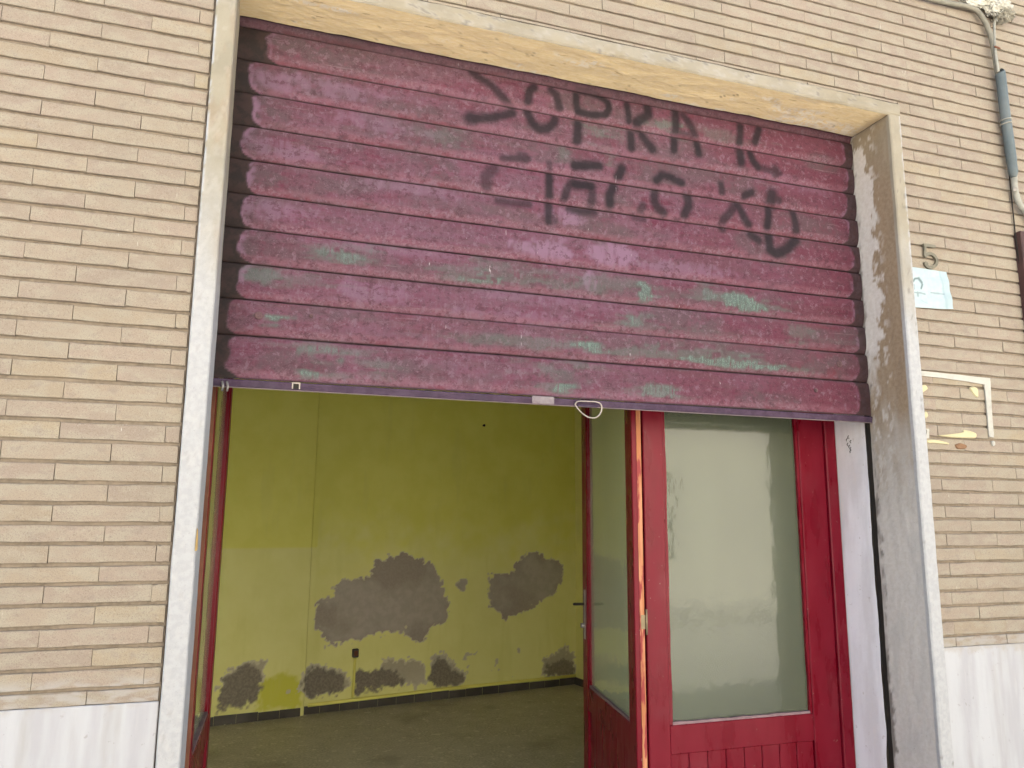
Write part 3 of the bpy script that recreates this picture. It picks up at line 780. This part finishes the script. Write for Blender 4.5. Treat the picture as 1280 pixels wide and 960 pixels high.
# ================================================================== ROLLER SHUTTER
SY = .197
rs = thing('roller_shutter', 'half raised maroon roller shutter with worn green patches and black spray lettering', 'shutter')
SZ0, SP = 3.1265, .11475
edges = [SZ0 + SP] + [SZ0 - SP * k for k in range(10)] + [1.957]
def onS(px, py): p = onY(px, py, SY - .004); return (float(p[0]), float(p[2]))
def St(s, o, pts): return [onS(o[0] + x / s, o[1] + y / s) for x, y in pts]
a1, a2, a3, a4 = (5.333, (560, 80)), (5.333, (780, 100)), (5.333, (580, 180)), (5.333, (800, 180))
strokes = [  # (points, half width in m, strength)
 (St(*a1, [(165,50),(200,80),(300,150),(360,210),(410,270),(430,285)]), .012, .8),
 (St(*a1, [(430,325),(370,340),(290,355),(150,360)]), .013, .9), (St(*a1, [(150,355),(170,362)]), .018, .9),
 (St(*a1, [(575,150),(545,180),(535,240)]), .013, .9), (St(*a1, [(530,320),(560,390),(610,430),(660,430),(710,385),(715,360)]), .013, .9),
 (St(*a1, [(690,170),(725,210),(745,290)]), .012, .8),
 (St(*a1, [(855,200),(855,270),(870,315),(960,340),(1050,335),(1075,295),(1060,250),(1000,205),(930,180),(880,175)]), .011, .95),
 (St(*a1, [(868,400),(862,510)]), .014, .95),
 (St(*a2, [(20,160),(35,270)]), .011, .9), (St(*a2, [(45,360),(50,450)]), .013, .9),
 (St(*a2, [(160,185),(165,230),(110,260),(85,280),(95,320)]), .015, .95), (St(*a2, [(120,370),(160,420),(190,460)]), .014, .9),
 (St(*a2, [(345,210),(348,365)]), .014, .9), (St(*a2, [(400,235),(450,310),(490,390)]), .012, .8), (St(*a2, [(345,350),(460,372)]), .012, .6),
 (St(*a2, [(335,400),(332,465)]), .013, .95), (St(*a2, [(488,425),(498,490)]), .013, .95),
 (St(*a2, [(775,305),(775,410)]), .013, .9), (St(*a2, [(775,480),(780,545)]), .016, .95),
 (St(*a2, [(900,330),(875,410)]), .013, .9), (St(*a2, [(845,490),(860,540),(895,580)]), .013, .95), (St(*a2, [(920,585),(990,605),(1040,620)]), .010, .6), (St(*a2, [(1010,595),(1015,625)]), .014, .7),
 (St(*a3, [(260,95),(340,95),(430,95)]), .010, .65), (St(*a3, [(380,85),(410,92)]), .014, .7), (St(*a3, [(200,165),(145,215),(155,290)]), .015, .55), (St(*a3, [(230,380),(340,395),(430,400)]), .011, .6),
 (St(*a3, [(570,130),(575,165)]), .009, .5), (St(*a3, [(570,205),(568,350)]), .012, .95), (St(*a3, [(565,410),(565,510)]), .012, .9), (St(*a3, [(580,480),(610,510)]), .009, .5),
 (St(*a3, [(740,142),(810,142),(900,145)]), .014, 1), (St(*a3, [(740,270),(850,280)]), .015, 1), (St(*a3, [(730,250),(690,290),(670,370)]), .012, .8), (St(*a3, [(855,300),(850,420)]), .012, .7), (St(*a3, [(700,435),(780,450),(870,455)]), .010, .75),
 (St(*a3, [(1055,160),(1030,215)]), .014, .95), (St(*a3, [(1000,280),(970,340),(975,405)]), .014, .95), (St(*a3, [(1195,410),(1180,435)]), .012, .6),
 (St(*a3, [(1140,490),(1200,500)]), .009, .4),
 (St(*a4, [(110,240),(150,205),(200,220),(275,255)]), .013, .95), (St(*a4, [(100,320),(95,380),(125,430),(160,455)]), .014, .85), (St(*a4, [(320,345),(325,410),(300,470)]), .015, .9),
 (St(*a4, [(540,265),(550,320)]), .011, .8), (St(*a4, [(745,320),(700,345)]), .013, .9), (St(*a4, [(640,400),(600,460),(560,500),(550,560)]), .013, .75), (St(*a4, [(650,400),(690,480),(725,535)]), .014, .9), (St(*a4, [(740,600),(790,640)]), .014, .85),
 (St(*a4, [(880,335),(875,400)]), .020, .9), (St(*a4, [(880,345),(930,375)]), .012, .7), (St(*a4, [(858,425),(852,550)]), .013, .95), (St(*a4, [(1020,460),(1045,575)]), .013, .85), (St(*a4, [(860,610),(865,700),(910,730),(980,700),(1040,640)]), .016, .95),
]
greens = [(440,320,22,9,.8),(345,345,36,6,.7),(600,341,20,9,.8),(700,352,44,8,.45),(806,365,8,9,.9),(885,367,10,8,.8),(925,376,20,9,1),(793,402,12,9,.8),(735,431,14,6,1),(690,430,44,5,.5),(640,425,30,5,.35),(850,443,55,8,.6),(905,452,42,5,1),(405,440,26,7,.75),(385,468,10,5,.9),(425,468,18,4,.5),(470,460,12,9,.5),(341,397,9,6,.95),(695,464,22,9,.5),(703,484,10,5,1),(820,488,16,6,.8),(1003,415,14,9,.5),(1050,427,18,5,.3),(744,163,14,8,.55),(832,158,14,6,.7),(905,171,22,5,.4),(762,192,5,9,.4),(705,190,5,8,.4),(560,170,16,8,.3),(930,445,14,3,.8),(760,355,40,7,.35),(560,420,30,4,.3),(720,458,14,5,.5),(920,462,40,4,.25),(880,425,30,8,.3)]
lilac = [(680,312,32,12,1),(762,318,26,12,1),(705,272,16,9,.8),(737,352,6,12,1),(360,98,60,10,.6),(420,110,50,8,.5),(345,185,45,10,.5),(350,262,45,9,.6),(470,155,50,9,.4),(520,235,60,9,.4),(455,362,40,9,.5),(860,337,50,9,.5),(640,395,60,7,.4),(1000,232,40,8,.3),(690,372,60,7,.4),(480,310,60,7,.35)]
greys = [(380,62,60,12,1),(330,145,26,12,.8),(330,225,30,12,.9),(340,310,36,12,.6),(680,190,40,14,.6),(1030,205,26,10,.9),(850,215,50,9,.7),(990,265,40,8,.4),(560,255,80,9,.5),(460,325,80,8,.5),(500,470,60,10,.4),(370,455,60,15,.7),(600,350,110,9,.6),(830,370,90,10,.6),(900,440,110,10,.5),(1010,300,50,8,.3),(700,165,60,10,.5),(410,390,50,10,.6)]
def ell(X, Z, L, warp):
    out = 0 * X
    for cx, cy, rx, ry, s in L:
        c = onS(cx, cy); ex = abs(onS(cx + rx, cy)[0] - c[0]); ez = abs(onS(cx, cy + ry)[1] - c[1])
        d = np.hypot((X - c[0]) / ex, (Z - c[1]) / ez) + warp
        out = np.maximum(out, s * (1 - sstep(.8, 1.45, d)))
    return out
def slat_masks(zt, zb, last=False):
    def f(X, Y, Z, U, V):
        n = VNS[0].fbm(X * 11, Z * 26, 5) - .5; n2 = VNS[1].fbm(X * 60, Z * 60, 4) - .5; ns = VNS[2].fbm(X * 3, Z * 7, 4)
        t = V                                              # 0 top .. 1 bottom of the slat
        fade = .75 + .5 * n2
        g = 0 * X
        for pts, w, s in strokes:
            d = seg_dist(X, Z, pts)
            g = np.maximum(g, (.25 + .75 * s) * (1 - sstep(w * .6, w * 2.1, d + n2 * .005)))
        g *= 1 - .65 * sstep(.80, .95, t)
        nh = VNS[3].fbm(X * 9, Z * 70, 4) - .5; gr = np.maximum(ell(X, Z, greens, n * 2.4 + n2 * 1.4 + nh * 2.2), .5 * ell(X, Z, [(a, b, c * 1.7, d * 1.2, e) for a, b, c, d, e in greens], nh * 4 + n2)) * (1 - sstep(.80, .95, t) * .6)
        li = ell(X, Z, lilac, n * 2.2 + n2); gy = np.maximum(ell(X, Z, greys, n * 1.4), .8 * sstep(.55, .68, ns))
        # unpainted rounded ends of each slat
        xl = .105 + .010 * math.sin(zt * 31) + (.028 if zt > 3.1 else 0) - .02 * (zt < 2.3); xr = 2.475 + .008 * math.sin(zt * 17)
        if zt > 3.1265 + .01: xl = 0; xr = 3
        tt = (t - .48) / .48
        rr = .034 * np.clip(np.abs(tt), 0, 1) ** 5
        slant = .02 * (t if zt > 3.1 else 0)
        e = np.maximum(sstep(.004, -.004, X - xl - rr - slant + n * .034 + n2 * .010), sstep(.004, -.004, xr - rr * .8 - X + n * .026 + n2 * .008) * .85)
        e = np.maximum(e, .95 * sstep(.955, .985, t)); e = np.maximum(e, .8 * sstep(.03, .01, t)); e = np.maximum(e, .45 * (zt > 3.2))  # dark joints; topmost slat also darkened as painted depth shade
        rim = sstep(.03, .0, np.abs(X - xl - .02)) * .0
        gy = np.maximum(gy, .9 * sstep(.16, .0, X - xl) * (Z > 2.3)); li = np.maximum(li, 1.0 * sstep(.030, .004, X - xl - rr - slant + n * .05) * (Z > 2.25) * sstep(.42, .56, n2 + .5)); li = np.maximum(li, .7 * sstep(.02, .003, xr - rr - X + n * .03) * sstep(.42, .56, n2 + .5))
        lo = sstep(.70, .86, t + n * .12) * (1 - sstep(.93, .985, t))  # pale lower bulge: ground bounce painted in, together with chalk
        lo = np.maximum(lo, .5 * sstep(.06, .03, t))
        rd = sstep(.62, .70, ns + n * .9) * sstep(.84, .92, t + n2 * .1) * .75
        rdd = ell(X, Z, [(1041, 466, 5, 5, 1), (1020,408,20,2,.6)], n2); rd = np.maximum(rd, rdd)
        rd = np.maximum(rd, .4 * sstep(2.3, 1.95, Z) * sstep(.5, .7, 1 - ns) * sstep(1.0, 2.3, X))
        tg = 0 * X
        return {'maskA': [g, gr, li, e], 'maskB': [rd, gy, lo, tg]}
    return f
xs = np.arange(.03, 2.556, .0043)
prof_t = np.array([0, .02, .045, .09, .16, .25, .34, .43, .52, .6, .66, .71, .76, .81, .86, .9, .94, .97, .99, 1.0])
prof_y = np.array([.012, .006, .0012, .0, -.0010, -.002, -.0027, -.003, -.0029, -.0025, -.0018, -.0010, .0, .0014, .0034, .0052, .0074, .0092, .012, .018])
for i in range(11):
    zt, zb = edges[i], edges[i + 1]
    last = i == 10
    py_ = prof_y.copy()
    if last: py_ = np.interp(prof_t, [0, .04, .1, .5, .9, 1], [.012, .002, 0, -.002, 0, .001])
    def fn(U, V, zt=zt, zb=zb, py_=py_):
        y = SY + np.interp(V, prof_t, py_) + (VNS[5].fbm(U * 2.4, V * 1.2 + zt * 9, 3) - .5) * .0045
        sag = .0030 * np.sin(np.clip((U - .03) / 2.5, 0, 1) * math.pi) 
        end = .004 * np.exp(-((U - .03) / .08) ** 2)
        zz_ = zt + (zb - zt) * V - sag * (i < 9) + (VNS[6].fbm(U * 3, np.zeros_like(U) + 3, 3) - .5) * .003
        return U, y, zz_
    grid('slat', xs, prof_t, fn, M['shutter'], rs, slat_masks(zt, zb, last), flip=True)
# bottom rail: an angle with a pale lip
def rail_masks(X, Y, Z, U, V):
    n = VNS[0].fbm(X * 11, Z * 26, 5); one = 0 * X
    e = sstep(.09, .06, X) + sstep(2.48, 2.51, X)
    return {'maskA': [one, .5 * sstep(.6, .7, n), one, e], 'maskB': [.3 * sstep(.62, .7, n), one, one, .85 + one]}
rp = [(1.9555, SY + .001), (1.953, SY - .006), (1.950, SY - .007), (1.938, SY - .0035), (1.933, SY - .003), (1.9315, SY - .001), (1.9315, SY + .022), (1.936, SY + .024)]
S = np.linspace(0, 1, len(rp))
grid('bottom_rail', xs[::2], np.linspace(0, 1, 22), lambda U, V: (U, np.interp(V, S, [p[1] for p in rp]) + (VNS[2].fbm(U * 5, V * 0, 3) - .5) * .002, np.interp(V, S, [p[0] for p in rp]) + (VNS[3].fbm(U * 12, V * 0, 3) - .5) * .0016), M['shutter'], rs, rail_masks, flip=True, smooth=False)
MB().box(.035, 2.55, SY - .0075, SY - .002, 1.9280, 1.9306, .001).build('rail_lip', M['lip'], rs)
# bolts, lock tab, keyhole, pull ring
def bolt(px, py, r):
    x, z = onS(px, py); y = SY - .004
    m_ = MB(); m_.tube([(x, y + .004, z), (x, y - .003, z), (x, y - .0035, z)], [r, r, r * .75], 16)
    m_.tube([(x, y - .0034, z), (x, y - .007, z)], r * .42, 10); return m_.build('bolt', M['boltpaint'], rs)
bolt(323.5, 394.5, .0125); bolt(389, 395, .006); bolt(1049, 455, .0125); bolt(1020, 488, .008)
x0 = onS(664, 497)[0]; x1 = onS(692, 500)[0]
MB().box(x0, x1, SY - .0125, SY - .0085, 1.930, 1.957, .002).build('lock_tab', M['worntab'], rs)
x0 = onS(364.5, 486)[0]; x1 = onS(375, 486)[0]
kp = MB(); kp.box(x0, x0 + .004, SY - .012, SY - .0085, 1.934, 1.954); kp.box(x1 - .004, x1, SY - .012, SY - .0085, 1.934, 1.954); kp.box(x0 + .0041, x1 - .0041, SY - .012, SY - .0085, 1.950, 1.954)
kh = kp.build('keeper', M['ring'], rs)
MB().box(x0 + .0042, x1 - .0042, SY - .0095, SY - .0082, 1.935, 1.9498).build('hole', M['dark'], kh)
ringp = [(719,506),(724,514),(733,521),(743,522.5),(750,518),(753,511),(751,505),(744,502.5),(733,502),(722,502),(719,506)]
rp3 = [(onY(x, y, SY - .012)[0], SY - .012 - .006 * math.sin(i), onY(x, y, SY - .012)[2]) for i, (x, y) in enumerate(ringp)]
MB().tube(smooth_path(rp3, 5), .0026, 8).build('pull_ring', M['ring'], rs)
x0, z0 = onS(721, 500); x1, _ = onS(746, 502)
MB().box(x0, x1, SY - .0135, SY - .009, 1.929, 1.937, .001).build('ring_plate', M['shutter'], rs)
cl = MB()
for px in (277, 283):
    x, z = onS(px, 486); cl.tube([(x, SY - .01, 1.945), (x + .004, SY - .012, 1.93), (x + .002, SY - .01, 1.915)], .004, 6)
cl.build('end_clip', M['steel'], rs)

# ================================================================== RED DOORS
DY = .41; GZ = .798; TOP = 2.72
def wav(m_, x0, x1, z0, z1, y0, y1, vertical, amp=.003):
    """a glazing bead whose inner edge wavers where the paint was brushed over the glass"""
    n = 46; A = []
    for i in range(n + 1):
        t = i / n; j = amp * (mnoise.noise(Vector((t * 9, x0 * 7, z0 * 5))) + .5 * mnoise.noise(Vector((t * 31, x1, z1))))
        if vertical == 1: A.append((x1 + j, z0 + (z1 - z0) * t))
        elif vertical == -1: A.append((x0 + j, z0 + (z1 - z0) * t))
        else: A.append((x0 + (x1 - x0) * t, z1 + j))
    if vertical == 1: out = [(x0, z0)] + A + [(x0, z1)]
    elif vertical == -1: out = [(x1, z0)] + A + [(x1, z1)]
    else: out = [(x0, z0)] + A + [(x1, z0)]
    return m_.plate(out, y0, y1)
def leaf(label, loc, rotz, w, sl, sr, glass, edge=None, railh=.10, boards=8, front=-1, T=.042):
    """door leaf; local x from the hinge side, local y 0 is the front face"""
    d = thing('glazed_door', label, 'door', loc, 'red glazed door leaves in the doorway', rotz)
    z0 = .11
    MB().box(0, sl, 0, T, z0, TOP, .003).build('stile', M['red'], d)
    MB().box(w - sr, w, 0, T, z0, TOP, .003).build('stile', M['red'], d)
    a, b = sl + .0005, w - sr - .0005
    MB().box(a, b, .001, T - .001, TOP - .1, TOP - .001, .002).build('rail', M['red'], d)
    MB().box(a, b, .001, T - .001, GZ - railh, GZ, .002).build('rail', M['red'], d)
    MB().box(a, b, .001, T - .001, z0, z0 + .14, .002).build('rail', M['red'], d)
    g = MB().box(a - .004, b + .004, T * .42, T * .55, GZ - .003, TOP - .098).build('glass_pane', glass, d)
    bd = MB()
    wav(bd, a, a + .012, GZ + .001, TOP - .101, .006, T * .41, 1); bd.build('glazing_bead', M['red'], d)
    bd = MB(); wav(bd, b - .012, b, GZ + .001, TOP - .101, .006, T * .41, -1); bd.build('glazing_bead', M['red'], d)
    bd = MB(); wav(bd, a + .0125, b - .0125, GZ + .0005, GZ + .010, .004, T * .41, 0); bd.build('glazing_bead', M['dusty'], d)
    bw_ = (b - a) / boards
    for i in range(boards):
        MB().box(a + i * bw_ + .0012, a + (i + 1) * bw_ - .0012, .009, .03, z0 + .1405, GZ - railh - .0005, .0025).build('board', M['red'], d)
    return d
# fixed leaf on the right
d1 = leaf('red glazed door leaf standing closed on the right with tall wavy glass over a boarded panel', (1.61, DY, 0), 0, .848, .088, .125, M['glass'], boards=8)
fr = thing('door_frame', 'red outer door frame post against the lilac white jamb', 'door frame')
MB().box(2.4595, 2.5135, DY - .012, DY + .06, 0, 2.80, .004).build('post', M['red'], fr)
MB().box(-.012, .028, DY + .002, DY + .06, 0, 2.80, .004).build('post', M['oldwood'], fr)
MB().box(.0285, 2.459, DY - .008, DY + .06, TOP + .003, 2.80, .004).build('head', M['red'], fr)
MB().box(-.02, 2.52, DY + .01, DY + .05, 2.803, 3.5).build('upper_panel', M['ceiling'], fr)
# centre leaf folded into the shop, nearly square to the facade
a0 = Vector((1.561, .413, 0)); a1_ = Vector((1.688, 1.182, 0)); ang2 = math.atan2(a1_.y - a0.y, a1_.x - a0.x)
# the visible (street-left) face is the +local y side: mirror by building with the front at y=0 facing -x
d2 = leaf('red glazed door leaf folded into the shop beside the fixed leaf, its bare orange edge showing', (a1_.x, a1_.y, 0), ang2 + math.pi, (a1_ - a0).length, .085, .085, M['glass_dim'], boards=6, T=.038)
for o in list(d2.children): pass
wd = (a1_ - a0).length
MB().box(wd + .0003, wd + .0025, .020, .0375, .12, TOP - .01).build('bare_edge', M['barewood'], d2)
for i in range(2):
    z = 1.16 + i * 1.1
    h_ = MB(); h_.tube([(wd + .006, .0445, z - .035), (wd + .006, .0445, z + .055)], .004, 8); h_.box(wd + .0028, wd + .0036, .024, .0405, z - .015, z + .035)
    h_.build('hinge', M['brass'], d2)
hd = MB().box(.030, .055, -.004, -.0005, 1.00, 1.22, .001).build('handle_plate', M['steel'], d2)
MB().tube(smooth_path([(.042, -.003, 1.155), (.042, -.045, 1.155), (.036, -.046, 1.155), (.026, -.048, 1.153)]), .006, 8).build('handle', M['dark'], hd)
MB().tube([(.042, -.003, 1.06), (.042, -.02, 1.06)], .011, 10).build('key_cylinder', M['steel'], hd)
# left leaf, folded in against the left jamb
b0 = Vector((.060, .425, 0)); b1 = Vector((.088, 1.17, 0)); ang3 = math.atan2(b1.y - b0.y, b1.x - b0.x)
d3 = leaf('red glazed door leaf folded in against the left jamb, seen almost edge on', (b0.x, b0.y, 0), ang3, (b1 - b0).length, .06, .085, M['glass_dim'], boards=6)
MB().box(-.003, -.0003, .002, .041, .12, TOP - .01).build('bare_edge', M['oldwood'], d3)

# ================================================================== THINGS ON THE RIGHT WALL
def wpt(px, py, y=0.): p = onY(px, py, y); return (float(p[0]), float(p[2]))
# house number 5
hn = thing('house_number', 'raised bronze house number 5 on the brick just above the pale paper', 'house number')
nb = MB()
P5 = [(1171,312.5),(1170.5,308.5),(1155,306.5)]
def bar(pts, w, y0=-.010, y1=-.0025):
    P = [Vector((*wpt(*p), 0)) for p in pts]; L = []; Rr = []
    for i, p in enumerate(P):
        d = (P[min(i + 1, len(P) - 1)] - P[max(i - 1, 0)]).normalized(); n = Vector((-d.y, d.x, 0)) * w / 2
        L.append((p + n)[:2]); Rr.append((p - n)[:2])
    for i in range(len(P) - 1):
        nb.plate([L[i], L[i + 1], Rr[i + 1], Rr[i]], y0, y1)
bar([(1152.5,307),(1167,309)], .012); bar([(1154.5,308),(1154,320.5)], .010, -.0102)
arc = [(1153.5,321),(1158,318),(1163,318.5),(1167,322),(1169,327),(1167.5,332),(1163,335),(1158,334.5),(1154.5,331)]
bar([tuple(p[:2]) for p in smooth_path([(x, y, 0) for x, y in arc], 3)], .012, -.0104)
nb.tube([( wpt(1155.5, 330.5)[0], -.0105, wpt(1155.5, 330.5)[1]), (wpt(1155.5, 330.5)[0], -.002, wpt(1155.5, 330.5)[1])], .009, 10)
nb.build('numeral', M['number'], hn)
# paper notice with a faint printed head and words
def paper_material():
    t = MT('pale_blue_paper', .8)
    a, b, c_, d_ = t.attr('maskA')
    c = t.mix(t.step(t.noise(40, 4), .35, .65), (.33, .40, .42), (.37, .435, .45))
    c = t.mix(b, c, (.28, .36, .385)); c = t.mix(a, c, (.10, .14, .14)); t.base(c); t.bump(t.noise(30, 3), .5, .002); return t.m
pc = [np.array(wpt(*p)) for p in ((1137.5, 334), (1182, 340.5), (1189.5, 387), (1140.5, 384.5))]
def pfn(U, V):
    p = (pc[0][None, None] * (1 - U)[..., None] * (1 - V)[..., None] + pc[1] * U[..., None] * (1 - V)[..., None] + pc[2] * U[..., None] * V[..., None] + pc[3] * (1 - U)[..., None] * V[..., None])
    return p[..., 0], -.004 - .006 * sstep(.72, 1, U) * (.3 + .7 * V) - .002 * np.sin(V * 14 + U * 4), p[..., 1]
def pmask(X, Y, Z, U, V):
    pp = lambda L: [wpt(*q) for q in L]
    k = 0 * X
    for L, w, s in (([(1141,352),(1143,348.5),(1147,348),(1150.5,351),(1151.5,356),(1150,361)], .0035, .9), ([(1148,348.5),(1151,353)], .006, .8), ([(1142,366),(1150,366.5),(1156,368)], .002, .6), ([(1146,366),(1147,370)], .004, .55), ([(1142,356),(1141.5,362)], .002, .45),
                    ([(1163,366),(1179,368)], .0022, .5), ([(1167,366.5),(1173,367.3)], .004, .35), ([(1151,376),(1158,380)], .0015, .25)):
        k = np.maximum(k, s * (1 - sstep(w * .5, w * 1.6, seg_dist(X, Z, pp(L)))))
    return {'maskA': [k, .8 * sstep(.045, .0, np.abs(U - .80 - .06 * V)) + .4 * (U > .82), k, k]}
pn = grid('paper_notice', np.linspace(0, 1, 70), np.linspace(0, 1, 64), pfn, paper_material(), None, pmask, flip=True)
tag(pn, 'pale blue paper notice with a faint printed head stuck beside the doorway under the number', 'paper')
# outline of sealant left by a removed sign, and patches of glue inside it
so = thing('sealant_outline', 'whitish strip outline left on the bricks by a removed sign', 'sealant outline')
def strip(pts_t, pts_b, mat, name, parent, y0=-.0055, y1=-.0015):
    T = smooth_path([(*wpt(*p), 0) for p in pts_t], 5); Bq = smooth_path([(*wpt(*p), 0) for p in pts_b], 5)
    jj = lambda p: (p[0] + rng.uniform(-.0007, .0007), p[1] + rng.uniform(-.0007, .0007))
    return MB().plate([jj(p) for p in T] + [jj(p) for p in Bq[::-1]], y0, y1).build(name, mat, parent)
strip([(1148,463.5),(1190,468),(1236,473)], [(1148,469.5),(1190,474.5),(1230,481)], M['sealant'], 'strip', so)
strip([(1229,480),(1232,510),(1235,546)], [(1236.2,473.3),(1238,510),(1241,547)], M['sealant'], 'strip', so, -.0062)
strip([(1156,536),(1157,540),(1156,548)], [(1160,536),(1160,541),(1160,548)], M['sealant'], 'strip', so)
def blob(name, pts, mat, label, cat, group=None):
    P = [wpt(*p) for p in pts]; cx = sum(p[0] for p in P) / len(P); cz = sum(p[1] for p in P) / len(P)
    Q = smooth_path([(p[0] - cx, p[1] - cz, 0) for p in P + [P[0]]], 4)[:-1]
    m_ = MB()
    outer = [m_.bm.verts.new((q.x, -.0008, q.y)) for q in Q]; inner = [m_.bm.verts.new((q.x * .86, -.0052 + rng.uniform(-.0006, .0006), q.y * .82)) for q in Q]
    for i in range(len(Q)):
        j = (i + 1) % len(Q); m_.bm.faces.new((outer[i], outer[j], inner[j], inner[i]))
    m_.bm.faces.new(inner)
    o = m_.build(name, mat); o.location = (cx, 0, cz); return tag(o, label, cat, group)
blob('glue_patch', [(1170,544.5),(1200,541),(1204,537.5),(1212,538.5),(1220,542),(1219,547.5),(1210,548),(1190,547)], M['glue'], 'long cream glue smear along the bottom of the sealant outline', 'glue patch', 'glue remnants around the sealant outline')
blob('glue_patch', [(1211,485),(1216,483),(1221,486),(1222,497),(1217,494)], M['glue'], 'cream glue flake in the upper right corner of the sealant outline', 'glue patch', 'glue remnants around the sealant outline')
blob('glue_patch', [(1150.5,482),(1156,481),(1159,486),(1154,490),(1151,492)], M['glue'], 'yellowish glue flake high against the door surround edge', 'glue patch', 'glue remnants around the sealant outline')
blob('glue_patch', [(1153.5,516),(1157,514),(1159,519),(1157,523),(1154,522)], M['glue'], 'small yellowish glue flake midway down the surround edge', 'glue patch', 'glue remnants around the sealant outline')
blob('glue_patch', [(1157,550),(1168,549.5),(1185,553.5),(1184,555.5),(1168,554),(1158,553.5)], M['glue'], 'thin cream glue streak lowest beneath the sealant outline', 'glue patch', 'glue remnants around the sealant outline')
blob('rust_stain', [(1193,556),(1200,554),(1208,557),(1206,561),(1196,561)], M['rust'], 'brown rust stain on the brick under the sealant outline', 'stain')
blob('paint_flake', [(1238,552),(1242,551),(1243,556),(1240,558)], M['sealant'], 'small pale flake on the brick below the end of the sealant outline', 'flake')
# yellow chip on the left band edge
x, _ = wpt(247, 672); z0 = wpt(247, 660)[1]; z1 = wpt(247, 688)[1]
pf = MB().plate([(.0565, z0), (.0595, z0 - .005), (.0615, z1 + .006), (.0605, z1), (.055, z1 - .001)], -.016, -.009).build('paint_chip', M['chipyellow'])
tag(pf, 'yellow ochre paint chip curling off the inner edge of the left surround', 'paint chip')
# cable pipe
cp = thing('cable_pipe', 'grey cable pipe curving down the bricks at the right with a blue grey sheath', 'pipe')
def w3(px, py, y): p = onY(px, py, y); return (float(p[0]), y, float(p[2]))
MB().tube(smooth_path([w3(1120,-14,-.018), w3(1172,1,-.018), w3(1212,9,-.020), w3(1226,19,-.022), w3(1237,41,-.022), w3(1242.5,64,-.022), w3(1247,92,-.022), w3(1252,115,-.022)]), .0105, 10).build('pipe', M['pipe'], cp)
MB().tube(smooth_path([w3(1266,20,-.020), w3(1250,21,-.022), w3(1243.5,27,-.024), w3(1243,42,-.030), w3(1244,64,-.033), w3(1248,90,-.034)]), .0055, 8).build('cable', M['palecable'], cp)
sh_ = MB(); sh_.tube(smooth_path([w3(1249.5,91,-.030), w3(1251,97,-.030), w3(1256,140,-.030), w3(1261,175,-.030), w3(1265,205,-.028), w3(1267.5,222,-.026)], 6), [.010, .0185, .0195, .020, .0205, .0205] + [.020] * 18 + [.0185] * 4 + [.016, .013, .010], 12)
sho = sh_.build('sheath', M['sheath'], cp)
for y in (150.5, 155.5):
    c = w3(1256.8 + (y - 150) * .1, y, -.030); MB().tube([(c[0] + .022 * math.cos(t), c[1] + .022 * math.sin(t), c[2] + .003 * math.cos(t)) for t in [k * math.pi / 10 for k in range(21)]], .0026, 6).build('clamp', M['palecable'], sho)
MB().tube(smooth_path([w3(1267.5,220,-.024), w3(1269,238,-.022), w3(1273,252,-.022), w3(1279,262,-.022), w3(1288,274,-.022), w3(1292,300,-.022)]), [.012] * 25 + [.013] * 6, 10).build('pipe', M['palecable'], cp)
MB().tube([w3(1269,236.5,-.03), w3(1269,236.5,-.042)], .008, 10).build('screw', M['steel'], cp)
MB().tube(smooth_path([w3(1245.5,96,-.008), w3(1251,140,-.008), w3(1259,190,-.008), w3(1262,222,-.008), w3(1266,262,-.008), w3(1270,300,-.008), w3(1275.5,340,-.008), w3(1279,375,-.008)]), .0028, 6).build('cable', M['dark'], cp)
MB().tube([w3(1243.5,58,-.04), w3(1250,60.5,-.04)], .004, 6).build('clip', M['oldwood'], cp)
# crumbling plaster clump round the cables at the top
cc = w3(1222, -6, -.02)
cl_ = thing('plaster_clump', 'crumbling white plaster clump stuck round the cables at the top of the wall', 'plaster', cc)
def lump(sx, sy, sz, sub, seed, loc, name, mat):
    bm = bmesh.new(); bmesh.ops.create_icosphere(bm, subdivisions=sub, radius=1)
    for v in bm.verts:
        d = 1 + .35 * mnoise.fractal(v.co * 2.2 + Vector((seed, 0, 0)), 1, 2, 5) + .12 * mnoise.noise(v.co * 11)
        v.co = Vector((v.co.x * sx * d, v.co.y * sy * d, v.co.z * sz * d))
    me = bpy.data.meshes.new(name); bm.to_mesh(me); bm.free(); me.materials.append(mat)
    o = bpy.data.objects.new(name, me); link(o, cl_); o.location = loc; return o
lump(.16, .035, .055, 5, 3, (0, 0, 0), 'lump', M['crumbly'])
lump(.06, .04, .035, 4, 9, (.10, -.01, -.045), 'lump', M['crumbly'])
lump(.045, .04, .022, 4, 15, (.12, -.015, -.085), 'lump', M['pipe'])
wb = MB()
for i in range(26):
    a = Vector((rng.uniform(.0, .17), rng.uniform(-.03, 0), rng.uniform(-.09, -.03))); b = a + Vector((rng.uniform(-.04, .04), rng.uniform(-.02, .0), rng.uniform(-.05, .02)))
    wb.tube([a, (a + b) / 2 + Vector((0, 0, -.01)), b], .0012, 4)
w_ = wb.build('loose_fibres', M['crumbly'], cl_); w_['kind'] = 'stuff'
# dark brown board at the right edge of the view
p = wpt(1275.5, 288, -.03)
bb = thing('door_post', 'dark brown upright post of the next doorway at the right edge', 'post', (p[0], 0, 0))
MB().box(0, .12, -.03, .006, 0, p[1], .003).build('post', M['brownboard'], bb)
